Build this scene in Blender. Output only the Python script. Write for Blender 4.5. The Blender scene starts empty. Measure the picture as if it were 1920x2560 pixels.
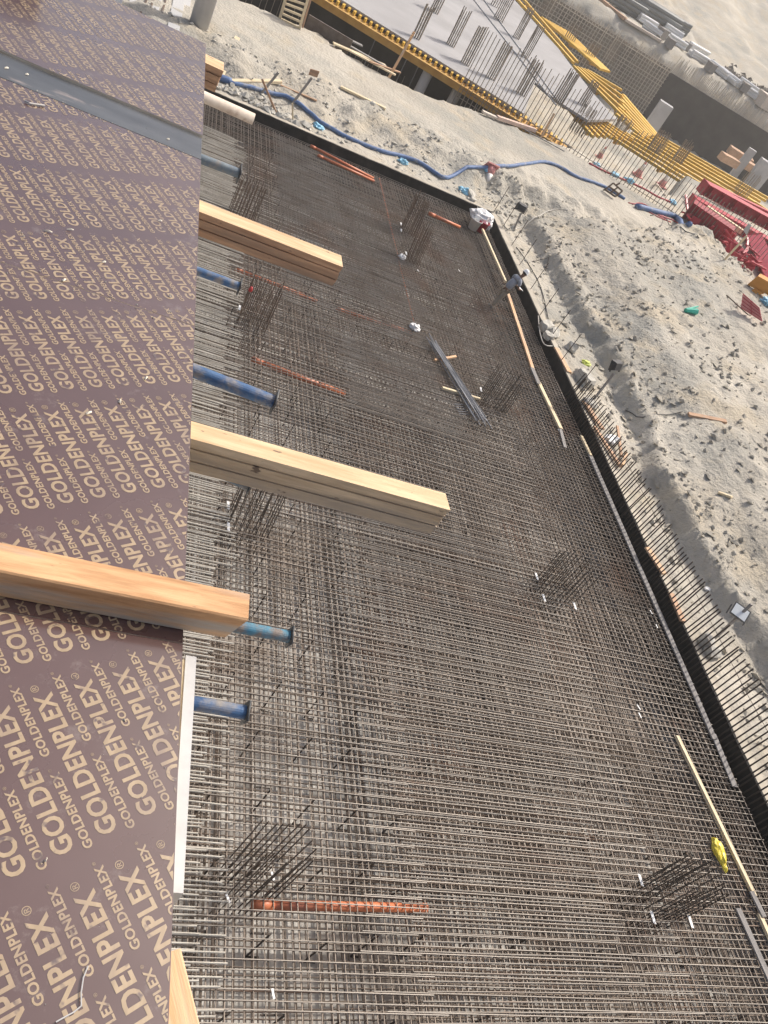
import bpy, bmesh, math, random
from mathutils import Vector, Matrix, noise
random.seed(7)
sc = bpy.context.scene
col = sc.collection
# ---------------------------------------------------------------- camera
CAM_H = 12.9
FPX = 2094.05
CX = Vector((0.888654, -0.114959, 0.443936))      # camera axes in world space
CY = Vector((0.236156, -0.715114, -0.657908))
CZ = Vector((0.393097, 0.68949, -0.60834))
cam = bpy.data.cameras.new('camera'); camo = bpy.data.objects.new('camera', cam); col.objects.link(camo)
cam.sensor_fit = 'VERTICAL'; cam.sensor_height = 36; cam.sensor_width = 27
cam.lens = FPX / 2560 * 36
cam.clip_start = .05; cam.clip_end = 3000
mw = Matrix.Identity(4)
for i in range(3):
    mw[i][0] = CX[i]; mw[i][1] = -CY[i]; mw[i][2] = -CZ[i]
mw[2][3] = CAM_H
camo.matrix_world = mw
sc.camera = camo
# ---------------------------------------------------------------- light
SUN_EL, SUN_AZ = math.radians(47), math.radians(30)      # azimuth counted from +X towards +Y
w = bpy.data.worlds.new('World'); sc.world = w; w.use_nodes = True
nt = w.node_tree; bg = nt.nodes['Background']
sky = nt.nodes.new('ShaderNodeTexSky'); sky.sky_type = 'NISHITA'; sky.sun_disc = False
sky.sun_elevation = SUN_EL; sky.sun_rotation = math.pi / 2 - SUN_AZ
sky.dust_density = 6.0; sky.air_density = .9; sky.ozone_density = .8
nt.links.new(sky.outputs[0], bg.inputs[0]); bg.inputs[1].default_value = .14
sl = bpy.data.lights.new('sun', 'SUN'); sl.energy = 3.2; sl.angle = math.radians(2.5); sl.color = (1, .955, .895)
so = bpy.data.objects.new('sun', sl); col.objects.link(so)
sd = Vector((math.cos(SUN_EL) * math.cos(SUN_AZ), math.cos(SUN_EL) * math.sin(SUN_AZ), math.sin(SUN_EL)))
so.rotation_euler = sd.to_track_quat('Z', 'Y').to_euler(); so.location = sd * 60
sc.view_settings.view_transform = 'Standard'; sc.view_settings.look = 'None'
sc.view_settings.exposure = 0.20; sc.view_settings.gamma = 1

# ---------------------------------------------------------------- helpers
def at(px, py, z=0.0):
    """point of the horizontal plane z that a measured photo point lies on"""
    d = CX * ((px - 960) / FPX) + CY * ((py - 1280) / FPX) + CZ
    t = (z - CAM_H) / d.z
    return Vector((d.x * t, d.y * t, z))
def atp(px, py, p, n):
    """the same on a vertical plane through p with normal n"""
    d = CX * ((px - 960) / FPX) + CY * ((py - 1280) / FPX) + CZ
    o = Vector((0, 0, CAM_H)); t = (Vector(p) - o).dot(n) / d.dot(n)
    return o + d * t
def sm(a, b, x):
    t = min(1, max(0, (x - a) / (b - a))); return t * t * (3 - 2 * t)
def interp(pts, x):
    if x <= pts[0][0]: return pts[0][1]
    for (a, b), (c, d) in zip(pts, pts[1:]):
        if x <= c: return b + (d - b) * (x - a) / (c - a)
    return pts[-1][1]
class MB:
    def __init__(s): s.v = []; s.f = []; s.m = []
    def add(s, vs, fs, mi=0):
        o = len(s.v); s.v += [tuple(p) for p in vs]; s.f += [tuple(i + o for i in f) for f in fs]; s.m += [mi] * len(fs); return s
    def box(s, c, d, M=None, mi=0):
        vs = [Vector((x * d[0] / 2, y * d[1] / 2, z * d[2] / 2)) for x in (-1, 1) for y in (-1, 1) for z in (-1, 1)]
        if M: vs = [M @ p for p in vs]
        vs = [p + Vector(c) for p in vs]
        return s.add(vs, [(0, 1, 3, 2), (4, 6, 7, 5), (0, 4, 5, 1), (2, 3, 7, 6), (0, 2, 6, 4), (1, 5, 7, 3)], mi)
    def tube(s, pts, r, n=6, caps=True, mi=0):
        pts = [Vector(p) for p in pts]; rs = r if isinstance(r, (list, tuple)) else [r] * len(pts)
        rings = []
        up = Vector((0, 0, 1)); d0 = (pts[1] - pts[0]).normalized()
        if abs(d0.z) > .95: up = Vector((0, 1, 0))
        for i, p in enumerate(pts):
            d = (pts[min(i + 1, len(pts) - 1)] - pts[max(i - 1, 0)]).normalized()
            a = d.cross(up).normalized(); b = a.cross(d)
            rings += [p + (a * math.cos(2 * math.pi * k / n) + b * math.sin(2 * math.pi * k / n)) * rs[i] for k in range(n)]
        fs = []
        for i in range(len(pts) - 1):
            for k in range(n):
                k2 = (k + 1) % n
                fs.append((i * n + k, i * n + k2, (i + 1) * n + k2, (i + 1) * n + k))
        if caps: fs += [tuple(range(n))[::-1], tuple((len(pts) - 1) * n + k for k in range(n))]
        return s.add(rings, fs, mi)
    def prism(s, prof, p0, p1, up=(0, 0, 1), mi=0, skew=None):
        """2-D profile (side, up) swept from p0 to p1"""
        p0, p1 = Vector(p0), Vector(p1); d = (p1 - p0).normalized(); up = Vector(up)
        side = up.cross(d).normalized(); up2 = d.cross(side); n = len(prof)
        vs = [p0 + side * a + up2 * b for a, b in prof] + [p1 + side * a + up2 * b + (d * skew(a, b) if skew else Vector()) for a, b in prof]
        fs = [(k, (k + 1) % n, n + (k + 1) % n, n + k) for k in range(n)] + [tuple(range(n))[::-1], tuple(range(n, 2 * n))]
        return s.add(vs, fs, mi)
    def slab(s, poly, z0, z1, mi=0):
        n = len(poly)
        return s.add([(p[0], p[1], z0) for p in poly] + [(p[0], p[1], z1) for p in poly],
                     [tuple(range(n))[::-1], tuple(range(n, 2 * n))] + [(k, (k + 1) % n, n + (k + 1) % n, n + k) for k in range(n)], mi)
    def mesh(s, name, smooth=False):
        me = bpy.data.meshes.new(name); me.from_pydata(s.v, [], s.f)
        if any(s.m): me.polygons.foreach_set('material_index', s.m)
        if smooth: me.polygons.foreach_set('use_smooth', [True] * len(s.f))
        bm = bmesh.new(); bm.from_mesh(me); bmesh.ops.recalc_face_normals(bm, faces=bm.faces); bm.to_mesh(me); bm.free()
        return me
def tag(o, label=None, cat=None, group=None, kind=None):
    if label: o['label'] = label
    if cat: o['category'] = cat
    if group: o['group'] = group
    if kind: o['kind'] = kind
    return o
def wm(o): return wm(o.parent) @ o.matrix_basis if o.parent else o.matrix_basis
def link(name, me, mats, parent=None, M=None, **kw):
    o = bpy.data.objects.new(name, me); col.objects.link(o)
    if me is not None and not me.materials:
        for m in (mats if isinstance(mats, (list, tuple)) else [mats]): me.materials.append(m)
    M = M or Matrix.Identity(4)
    if parent:
        o.parent = parent; o.matrix_basis = wm(parent).inverted() @ M
    else: o.matrix_basis = M
    return tag(o, **kw)
def obj(name, mb, mats, parent=None, smooth=False, M=None, **kw):
    return link(name, mb.mesh(name, smooth), mats, parent, M, **kw)
def root(name, loc, label, cat, group=None, rz=0):
    o = bpy.data.objects.new(name, None); col.objects.link(o)
    o.matrix_basis = Matrix.Translation(Vector(loc)) @ Matrix.Rotation(rz, 4, 'Z'); o.empty_display_size = .2
    return tag(o, label, cat, group)
def frame(p0, p1, up=(0, 0, 1)):
    """matrix with local X along p0->p1, origin at p0"""
    p0, p1 = Vector(p0), Vector(p1); d = (p1 - p0).normalized(); up = Vector(up)
    if abs(d.dot(up)) > .98: up = Vector((0, 1, 0))
    s = up.cross(d).normalized(); u = d.cross(s)
    M = Matrix.Identity(4)
    for i in range(3): M[i][0], M[i][1], M[i][2], M[i][3] = d[i], s[i], u[i], p0[i]
    return M
UNIT = {}
def unit_bar(mat, n=6):
    k = (mat.name, n)
    if k not in UNIT:
        me = MB().tube([(0, 0, 0), (1, 0, 0)], 1, n).mesh('bar'); me.materials.append(mat); UNIT[k] = me
    return UNIT[k]
def bar(name, p0, p1, r, mat, parent=None, n=6, **kw):
    M = frame(p0, p1) @ Matrix.Diagonal((max(1e-4, (Vector(p1) - Vector(p0)).length), r, r, 1))
    return link(name, unit_bar(mat, n), mat, parent, M, **kw)
def plank(name, p0, p1, wd, ht, mat, parent=None, up=(0, 0, 1), bev=.004, **kw):
    """sawn timber with softened edges, bottom centre line p0->p1"""
    L = (Vector(p1) - Vector(p0)).length; a, b = wd / 2, min(bev, wd / 4, ht / 4)
    prof = [(-a + b, 0), (a - b, 0), (a, b), (a, ht - b), (a - b, ht), (-a + b, ht), (-a, ht - b), (-a, b)]
    mb = MB().prism(prof, (0, 0, 0), (L, 0, 0))
    return obj(name, mb, mat, parent, M=frame(p0, p1, up), **kw)

# ---------------------------------------------------------------- materials
MATS = {}
def mat(name, c1, c2=None, scale=4, rough=.8, metal=0, bump=0, bscale=None, stretch=(1, 1, 1), detail=6, c3=None, s3=1, lo3=.55, hi3=.7,
        rnd=0, speck=None, lo=.35, hi=.65, spec=.5, coat=0, coat_r=.1, coords='Object', bdist=.02):
    if name in MATS: return MATS[name]
    m = bpy.data.materials.new(name); m.use_nodes = True; n = m.node_tree.nodes; L = m.node_tree.links
    b = n['Principled BSDF']; b.inputs['Roughness'].default_value = rough; b.inputs['Metallic'].default_value = metal
    b.inputs['Specular IOR Level'].default_value = spec
    if coat: b.inputs['Coat Weight'].default_value = coat; b.inputs['Coat Roughness'].default_value = coat_r; b.inputs['Coat IOR'].default_value = 1.6
    rgba = lambda c: (c[0], c[1], c[2], 1)
    out = None
    tc = n.new('ShaderNodeTexCoord'); mp = n.new('ShaderNodeMapping'); mp.inputs['Scale'].default_value = stretch
    L.new(tc.outputs[coords], mp.inputs[0])
    def nz(sc_, det):
        t = n.new('ShaderNodeTexNoise'); t.inputs['Scale'].default_value = sc_; t.inputs['Detail'].default_value = det; t.inputs['Roughness'].default_value = .6
        L.new(mp.outputs[0], t.inputs['Vector']); return t
    def ramp(src, a, b_, ca, cb):
        r = n.new('ShaderNodeValToRGB'); r.color_ramp.elements[0].position = a; r.color_ramp.elements[1].position = b_
        r.color_ramp.elements[0].color = ca; r.color_ramp.elements[1].color = cb; L.new(src, r.inputs[0]); return r
    def mix(f, a, b_, bt='MIX'):
        x = n.new('ShaderNodeMix'); x.data_type = 'RGBA'; x.blend_type = bt
        for s, v in ((0, f), (6, a), (7, b_)):
            if hasattr(v, 'is_linked') or hasattr(v, 'links'): L.new(v, x.inputs[s])
            else: x.inputs[s].default_value = v
        return x.outputs[2]
    if c2 is None: b.inputs['Base Color'].default_value = rgba(c1); c = rgba(c1)
    else: c = ramp(nz(scale, detail).outputs[0], lo, hi, rgba(c1), rgba(c2)).outputs[0]
    if c3 is not None:
        k = ramp(nz(s3, 5).outputs[0], lo3, hi3, (0, 0, 0, 1), (1, 1, 1, 1)).outputs[0]
        c = mix(k, c, rgba(c3))
    if speck:
        t = nz(speck[1], 3)
        if len(speck) > 4: mp2 = n.new('ShaderNodeMapping'); mp2.inputs['Scale'].default_value = speck[4]; L.new(tc.outputs[coords], mp2.inputs[0]); L.new(mp2.outputs[0], t.inputs['Vector'])
        c = mix(ramp(t.outputs[0], speck[2], speck[3], (0, 0, 0, 1), (1, 1, 1, 1)).outputs[0], c, rgba(speck[0]))
    if rnd:
        oi = n.new('ShaderNodeObjectInfo'); r = n.new('ShaderNodeMapRange'); r.inputs[3].default_value = 1 - rnd; r.inputs[4].default_value = 1 + rnd
        L.new(oi.outputs['Random'], r.inputs[0])
        cb = n.new('ShaderNodeCombineColor')
        for i in range(3): L.new(r.outputs[0], cb.inputs[i])
        c = mix(1.0, c, cb.outputs[0], 'MULTIPLY')
    if not isinstance(c, tuple): L.new(c, b.inputs['Base Color'])
    if bump:
        bn = n.new('ShaderNodeBump'); bn.inputs['Strength'].default_value = bump; bn.inputs['Distance'].default_value = bdist
        L.new(nz(bscale or scale * 3, 8).outputs[0], bn.inputs['Height']); L.new(bn.outputs[0], b.inputs['Normal'])
    MATS[name] = m; return m

SAND = mat('sand', (.44, .40, .33), (.58, .535, .45), .25, .95, bump=.8, bscale=5, c3=(.375, .36, .315), s3=.16, lo3=.45, hi3=.65, spec=.15, bdist=.15, speck=((.50, .44, .34), .45, .52, .66), coords='Generated' if 0 else 'Object')
CLOD = mat('dry_clod', (.38, .345, .285), (.52, .48, .40), 6, .95, bump=.6, rnd=.1, spec=.15)
ROCK = mat('broken_concrete', (.42, .40, .35), (.60, .57, .50), 5, .9, bump=.5, spec=.2)
BLIND = mat('blinding_concrete', (.52, .49, .44), (.68, .65, .59), 1.2, .9, bump=.3, c3=(.26, .20, .15), s3=.30, lo3=.50, hi3=.68, spec=.2)
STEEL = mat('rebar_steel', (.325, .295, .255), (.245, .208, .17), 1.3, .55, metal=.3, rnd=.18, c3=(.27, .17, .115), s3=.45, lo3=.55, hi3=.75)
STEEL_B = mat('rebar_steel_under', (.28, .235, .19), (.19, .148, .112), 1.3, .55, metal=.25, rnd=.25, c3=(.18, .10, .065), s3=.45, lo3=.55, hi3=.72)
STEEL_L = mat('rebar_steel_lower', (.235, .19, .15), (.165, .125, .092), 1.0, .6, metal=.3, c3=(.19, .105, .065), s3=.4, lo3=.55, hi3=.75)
STEEL_D = mat('dusty_rebar', (.60, .56, .48), (.45, .41, .34), 2.5, .8, rnd=.15, spec=.3)
STEEL_K = mat('dark_rebar', (.095, .074, .058), (.055, .045, .038), 3, .75, spec=.25, rnd=.15)
STEEL_C = mat('cage_rebar', (.15, .12, .092), (.095, .074, .058), 3, .75, spec=.25, rnd=.25)
STEEL_R = mat('rusty_rebar', (.19, .13, .09), (.12, .09, .07), 3, .6, metal=.2, rnd=.15)
MEMB = mat('bitumen_membrane', (.014, .014, .013), (.034, .031, .028), 2, .75, c3=(.075, .066, .054), s3=1.3, lo3=.55, hi3=.78, bump=.5, spec=.3)
COPE = mat('cement_ledge', (.40, .36, .29), (.52, .47, .385), 1.5, .9, bump=.5, c3=(.36, .32, .26), s3=.8, spec=.2)
MEMB_HAZE = mat('hazed_membrane', (.035, .032, .03), (.06, .056, .05), .6, .85, bump=.2, spec=.2)  # far membrane, lightened: distance haze put into the base colour
CONC = mat('grey_concrete', (.46, .45, .44), (.56, .55, .54), .35, .85, bump=.1, c3=(.40, .40, .40), s3=.2, spec=.25)
# ---------------------------------------------------------------- terrain
CO = Vector((16.78, 37.1))                      # raft corner; skewed frame along its two edges
def uv2xy(u, v): return CO.x + u - .0235 * v, CO.y + v + .036 * u
EDGE = sorted([(p.x, p.y) for p in [at(q[0], q[1], 1.0) for q in
        [(300, -90), (520, -20), (626, 12), (695, 46), (755, 70), (808, 92), (864, 135), (930, 174), (993, 208), (1072, 244), (1132, 259), (1198, 282), (1298, 325), (1354, 348), (1450, 378), (1530, 425), (1620, 470), (1680, 490)]]])
EDGE = [(-400, EDGE[0][1])] + EDGE + [(40, 60.5), (50, 62), (400, 66)]
BW0 = at(1500, 57, 1.0); BW1 = at(1920, 318, 1.0)          # top line of the far retaining wall
def yback(x): return BW0.y + (BW1.y - BW0.y) * (x - BW0.x) / (BW1.x - BW0.x)
def fbm(x, y, s, o=4): return noise.fractal(Vector((x * s, y * s, 3.7)), 1.0, 2.1, o)
PIT2 = -6.0
def xy2uv(x, y):
    u = x - CO.x; v = y - CO.y
    for _ in range(4): u = x - CO.x + .0235 * v; v = y - CO.y - .036 * u
    return u, v
MLOW = sorted([(lambda p: xy2uv(p.x, p.y)[::-1])(at(q[0], q[1], .5)) for q in [(1300, 530), (1340, 600), (1385, 680), (1415, 740), (1440, 800), (1477, 835), (1532, 939), (1555, 1000), (1590, 1066), (1618, 1177), (1655, 1238), (1690, 1300), (1728, 1387), (1774, 1451), (1808, 1508), (1870, 1590), (1925, 1700)]])
MLOW = [(-60, 2.4), (MLOW[0][0] - 4, 2.0)] + MLOW
MFAR = [(0, 1.0), (1.6, 1.5), (4, 2.2), (8.3, 2.6), (11, 4.0), (14, 6.4), (17, 8.4), (30, 9)]
def tz(u, v):
    x, y = uv2xy(u, v)
    n1 = fbm(x, y, .35); n2 = fbm(x, y, 1.1); n3 = fbm(x + 9, y, 2.6, 3); n4 = fbm(x, y + 5, 6.5, 2)
    d = y - interp(EDGE, x) + .25 * n1 + .2 * n2
    back = y - yback(x)
    if back > 0:
        r = min(150, max(0, back - 18))
        h = 1.0 + 1.6 * sm(0, 3, back) + 1.5 * sm(6, 22, back) * (1 + .3 * n1) + .13 * r + .0012 * r * r
        return h + .25 * n2 + 1.2 * sm(15, 60, back) * fbm(x, y, .06)
    if d > 0:
        k = sm(0, 1.6, d)
        return 1.05 * (1 - k) + PIT2 * k + .3 * n2 * k + .12 * n2 * (1 - k)
    bank = sm(1.6, 4.4, v + .7 * n1 + .35 * n2)
    t = max(bank, sm(3, 6, u))
    rough = .05 + .22 * bank * (1 - sm(4.4, 6.5, v))
    z = .30 + .72 * t + rough * n2 + .04 * n3 * (1 - sm(5, 8, v) * .7)
    if u > 0:
        e = sm(0, .45, u - interp(MLOW, v) + .2 * n1 + .14 * n2 + .12 * n3 + .06 * n4) * sm(0, 1.6, interp(MFAR, u) - v + .25 * n1 + .15 * n2) * sm(0, 2.5, 17.5 - u + .8 * n1 + .05 * (v if v < 0 else 0))
        hm = .50 + .45 * sm(2, 6, u) * (1 - sm(3, 6, u) * .55) + .85 * sm(4, 14, u)
        z += e * hm + e * (.035 * n2 + .03 * n3 + .12 * n1 + .022 * n4) + .10 * abs(n3) * e * (1 - sm(.6, 2.2, u - interp(MLOW, v)))
        pm = sm(.05, .45, fbm(x + 40, y, .5, 3)); z += e * pm * (.10 * abs(n3) + .07 * abs(n4) + .05 * abs(noise.noise(Vector((x * 4.1, y * 4.1, 2)))))
        z += -.05 * sm(.3, 1.6, u) * (1 - e) * (1 if v < 0 else 0)
    if u < .5 and v < .5: z = min(z, .26)
    return z
def lines(*segs):
    out = []
    for a, b, s in segs:
        n = max(1, round((b - a) / s)); out += [a + (b - a) * i / n for i in range(n)]
    return out + [segs[-1][1]]
US = lines((-600, -100, 100), (-100, -20, 16), (-20, -.0, .33), (0, .27, .27), (.27, 18, .17), (18, 60, .6), (60, 130, 2.2), (130, 420, 14), (420, 900, 120))
VS = lines((-600, -100, 100), (-100, -40, 10), (-40, 0, .19), (0, .27, .27), (.27, 15, .17), (15, 24, .5), (24, 66, 2), (66, 100, .8), (100, 130, 1.5), (130, 420, 9), (420, 900, 120))
def build_terrain():
    nu, nv = len(US), len(VS)
    vs = []
    for v in VS:
        for u in US:
            x, y = uv2xy(u, v); vs.append((x, y, tz(u, v)))
    fs = []
    for j in range(nv - 1):
        for i in range(nu - 1):
            if US[i + 1] <= .28 and VS[j + 1] <= .28: continue
            a = j * nu + i; fs.append((a, a + 1, a + nu + 1, a + nu))
    me = bpy.data.meshes.new('ground'); me.from_pydata(vs, [], fs)
    me.polygons.foreach_set('use_smooth', [True] * len(fs))
    link('ground', me, SAND, kind='structure', label='pale dry sandy ground with banks and a haul track round the excavation')
build_terrain()
def gz(x, y):
    u = x - CO.x; v = y - CO.y
    for _ in range(3): u = x - CO.x + .0235 * v; v = y - CO.y - .036 * u
    return tz(u, v)
def ground_at(px, py, z=.6):
    """where the sight line to a photo point meets the terrain"""
    d = CX * ((px - 960) / FPX) + CY * ((py - 1280) / FPX) + CZ
    o = Vector((0, 0, CAM_H)); t = (6 - CAM_H) / d.z if d.z < -.02 else 20
    for _ in range(900):
        p = o + d * t
        g = gz(p.x, p.y)
        if p.z <= g: break
        t += max(.05, (p.z - g) * .5)
    return Vector((p.x, p.y, gz(p.x, p.y)))

# ---------------------------------------------------------------- raft pit
FLOOR = -1.22
def skew(u, v, z): x, y = uv2xy(u, v); return Vector((x, y, z))
mb = MB(); q = [skew(-40, -60, FLOOR), skew(.2, -60, FLOOR), skew(.2, .2, FLOOR), skew(-40, .2, FLOOR)]
mb.add(q, [(0, 1, 2, 3)]); obj('blinding_floor', mb, BLIND, kind='structure', label='pale blinding concrete at the bottom of the raft pit')
def upstand(name, a, b, out, label):
    """membrane-faced upstand from a to b (u,v); out = outward unit step in (u,v); ragged cement ledge on top"""
    mb = MB(); n = 90; rows = []
    for i in range(n + 1):
        t = i / n; u, v = a[0] + (b[0] - a[0]) * t, a[1] + (b[1] - a[1]) * t
        wob = .018 * noise.noise(Vector((t * 40, a[0], 0))) ; top = .30 + .03 * noise.noise(Vector((t * 25, 4, a[1])))
        rows.append([skew(u + out[0] * wob, v + out[1] * wob, FLOOR - .05), skew(u + out[0] * wob, v + out[1] * wob, top), skew(u + out[0] * .05, v + out[1] * .05, top + .012), skew(u + out[0] * .12, v + out[1] * .12, FLOOR - .05)])
    for i in range(n):
        mb.add(rows[i] + rows[i + 1], [(0, 1, 5, 4), (1, 2, 6, 5), (2, 3, 7, 6)])
    o = obj(name, mb, MEMB, smooth=False, label=label, cat='wall')
    mb = MB(); rows = []
    n = 150
    for i in range(n + 1):
        t = i / n; u, v = a[0] + (b[0] - a[0]) * t, a[1] + (b[1] - a[1]) * t
        w0 = .052; w1 = .36 + .16 * noise.noise(Vector((t * 60, 2, 8))); zt = .315 + .025 * noise.noise(Vector((t * 80, 7, 1)))
        rows.append([skew(u + out[0] * w0, v + out[1] * w0, .1), skew(u + out[0] * w0, v + out[1] * w0, zt), skew(u + out[0] * w1, v + out[1] * w1, zt - .02), skew(u + out[0] * (w1 + .1), v + out[1] * (w1 + .1), .05)])
    for i in range(n): mb.add(rows[i] + rows[i + 1], [(0, 1, 5, 4), (1, 2, 6, 5), (2, 3, 7, 6)])
    obj('ledge', mb, COPE, o)
upstand('membrane_wall', (0, -40), (0, .0), (1, 0), 'black membrane lined upstand with the row of wall starter bars')
upstand('membrane_wall', (-22, .0), (.05, .0), (0, 1), 'black membrane lined upstand below the blue hose')

# ---- reinforcement: A bars run along X, B bars along Y
def xw(y): return uv2xy(0, y - CO.y)[0]
bars = []                                                # (p0, p1, r, layer)
def jit(s): return random.gauss(0, s)
YA = [1.2 + .15 * i for i in range(236)]
for i, y in enumerate(YA):
    y += jit(.012); sl_ = jit(.0012) + (.035 * sm(4.2, 2.0, y) if y < 4.2 else 0) * 0 - .0
    x1 = xw(y) - .22 - random.random() * .12
    lap = (13.0 if i % 2 else 7.4) + jit(.12) + .02 * (y - 10)
    L = 1.1 + jit(.06)
    fan = -.028 * sm(5.0, 2.6, y)
    f = lambda x: y + (sl_ + fan) * (x - 9) + .036 * (x - 9) * sm(20, 34, y)
    bars.append((Vector((.2, f(.2), 0)), Vector((lap + L / 2, f(lap + L / 2), 0)), .0105, 'top'))
    bars.append((Vector((lap - L / 2, f(lap - L / 2) + .028, .001)), Vector((x1, f(x1) + .028, .001)), .0105, 'top'))
XB = [.9 + .15 * i for i in range(112)]
for i, x in enumerate(XB):
    x += jit(.014); sl_ = jit(.0012)
    cuts = [1.0, (12.6 if i % 2 else 9.4) + jit(.2), (23.8 if i % 2 else 20.6) + jit(.2), 36.65 + .036 * (x - CO.x)]
    for k in range(3):
        y0, y1 = cuts[k] - (.55 if k else 0), cuts[k + 1] + (.55 if k < 2 else 0)
        g = lambda y: x + .027 * (k % 2) + sl_ * (y - 18) - .0235 * (y - 18) * sm(11, 15, x)
        if g(y1) > xw(y1) - .2 : continue
        bars.append((Vector((g(y0), y0, -.027)), Vector((g(y1), y1, -.027)), .0112, 'under'))
DU = bars[:]
order = sorted(bars, key=lambda b: -min(12, (b[1] - b[0]).length) / ((b[0] + b[1]) / 2 - Vector((0, 0, CAM_H))).length)
parts, rest = order[:296], order[296:]
mat_root = root('rebar_mat', (9, 18, -.05), 'wide crossed steel rebar mat filling the raft pit', 'rebar mat')
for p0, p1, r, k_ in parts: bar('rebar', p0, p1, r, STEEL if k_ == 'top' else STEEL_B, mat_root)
def wavy(p0, p1, r, mb, n=4, a=.01, sides=5):
    pts = []
    for i in range(n + 1):
        t = i / n; p = p0.lerp(p1, t)
        if 0 < i < n: p = p + Vector((jit(a), jit(a), jit(a * .4)))
        pts.append(p)
    mb.tube(pts, r, sides)
mb = MB(); mbu = MB()
for p0, p1, r, k_ in rest: wavy(p0, p1, r, mb if k_ == 'top' else mbu)
# extra column-strip bars between the regular ones
for y in YA:
    yy = y + .075 + jit(.01)
    if y < 14.5 or 18.5 < y < 22.5:
        a = 7.5 + .1 * jit(1) + .012 * y; wavy(Vector((a, yy, .001)), Vector((11.9 + .16 * (random.random() - .5) + (.35 if random.random() < .5 else 0), yy, .001)), .0125, mb, 3, .004)
    if 23 < y < 36.0: wavy(Vector((5.9 + jit(.1), yy + .036 * -3, .001)), Vector((11.5 + jit(.2), yy + .03, .001)), .0125, mb, 3, .004)
for x in XB:
    xx = x + .075 + jit(.012)
    if 10.2 < x < 14.6: wavy(Vector((xx, 9.0 + jit(.15), -.027)), Vector((xx, 17.0 + jit(.15), -.027)), .0112, mbu, 3, .005)
    if 8 < x < 15.5: wavy(Vector((xx, 27.5 + jit(.15), -.027)), Vector((xx - .1, 33.5 + jit(.15), -.027)), .0112, mbu, 3, .005)
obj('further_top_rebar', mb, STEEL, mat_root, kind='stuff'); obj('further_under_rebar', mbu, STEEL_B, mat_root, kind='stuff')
mb = MB()
for y in [.6 + .075 * i for i in range(440)]:            # dusty starter bars that run out from under the deck
    e = 3.95 + (.42 if random.random() < .45 else 0) + jit(.05) + .012 * (y - 10)
    zz = .026 + random.random() * .03
    wavy(Vector((.3, y + jit(.03), zz)), Vector((e, y + jit(.02), zz)), .0145, mb, 2, .012)
obj('dusty_rebar_ends', mb, STEEL_D, mat_root, kind='stuff')
mb = MB()
for z, step, ph, r in ((-.20, .15, .03, .0125), (-1.10, .15, .06, .014)):
    y = .8 + ph
    while y < 36.6:
        yy = y + jit(.022); wavy(Vector((7.6 + jit(.1) if z > -.5 and y < 18.5 else .2, yy + jit(.02), z)), Vector((xw(yy) - .12, yy + jit(.02), z)), r, mb, 6, .012)
        if random.random() < .3: wavy(Vector((6 + jit(3), yy + .03, z)), Vector((12 + jit(2), yy + .03, z)), r, mb, 3, .008)
        y += step
for z, step, ph, r in ((-.225, .15, .05, .0125), (-1.13, .15, .09, .014)):
    x = .7 + ph
    while x < 17.4:
        xx = x + jit(.026)
        if z > -.5 and 4.3 < x < 7.5: x += step * 2; continue
        if xx < xw(36) - .1 or random.random() < .5:
            wavy(Vector((xx, .8, z)), Vector((min(xx, xw(36.7) - .12) + jit(.02), 36.7, z)), r, mb, 8, .014)
        if random.random() < .45: wavy(Vector((xx + .03, 4 + jit(2), z)), Vector((xx + .03, 16 + jit(4), z)), r, mb, 4, .01)
        x += step
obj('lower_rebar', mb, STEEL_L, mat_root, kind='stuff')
mb = MB()
y = 2.2
while y < 36:
    x = 1.2 + random.random() * .4
    while x < 16.8:
        p = Vector((x + jit(.06), y + jit(.05), 0))
        h = jit(.06)
        mb.tube([p + Vector((h - .30, 0, -.055)), p + Vector((0, 0, -.055)), p + Vector((.0, .02, -1.16)), p + Vector((.22, .02, -1.18))], .017, 5)
        x += .95
    y += 1.15
obj('spacer_chairs', mb, STEEL_K, mat_root, kind='stuff')
# ---------------------------------------------------------------- formwork deck
D = CAM_H - 1.5
def xe(y): return .412 - .0199 * (y - .37)               # right-hand deck edge
def film_mat():
    m = mat('film_faced_ply', (.086, .046, .042), (.110, .062, .056), 1.6, .34, spec=.5, coat=1, coat_r=.13)
    n = m.node_tree.nodes; L = m.node_tree.links; b = n['Principled BSDF']
    tc = n.new('ShaderNodeTexCoord')
    t = n.new('ShaderNodeTexNoise'); t.inputs['Scale'].default_value = 3.0; t.inputs['Detail'].default_value = 9; L.new(tc.outputs['Object'], t.inputs['Vector'])
    r = n.new('ShaderNodeMapRange'); r.inputs[1].default_value = .3; r.inputs[2].default_value = .7; r.inputs[3].default_value = .22; r.inputs[4].default_value = .42
    L.new(t.outputs[0], r.inputs[0]); L.new(r.outputs[0], b.inputs['Roughness'])
    # dust smears and specks
    t2 = n.new('ShaderNodeTexNoise'); t2.inputs['Scale'].default_value = 11; t2.inputs['Detail'].default_value = 12; t2.inputs['Roughness'].default_value = .75; L.new(tc.outputs['Object'], t2.inputs['Vector'])
    cr = n.new('ShaderNodeValToRGB'); cr.color_ramp.elements[0].position = .57; cr.color_ramp.elements[1].position = .78; L.new(t2.outputs[0], cr.inputs[0])
    mx = n.new('ShaderNodeMix'); mx.data_type = 'RGBA'; mx.inputs[7].default_value = (.34, .29, .26, 1)
    src = b.inputs['Base Color'].links[0].from_socket
    ml = n.new('ShaderNodeMath'); ml.operation = 'MULTIPLY'; ml.inputs[1].default_value = .55; L.new(cr.outputs[0], ml.inputs[0])
    L.new(ml.outputs[0], mx.inputs[0]); L.new(src, mx.inputs[6]); L.new(mx.outputs[2], b.inputs['Base Color'])
    return m
FILM = film_mat()
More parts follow.
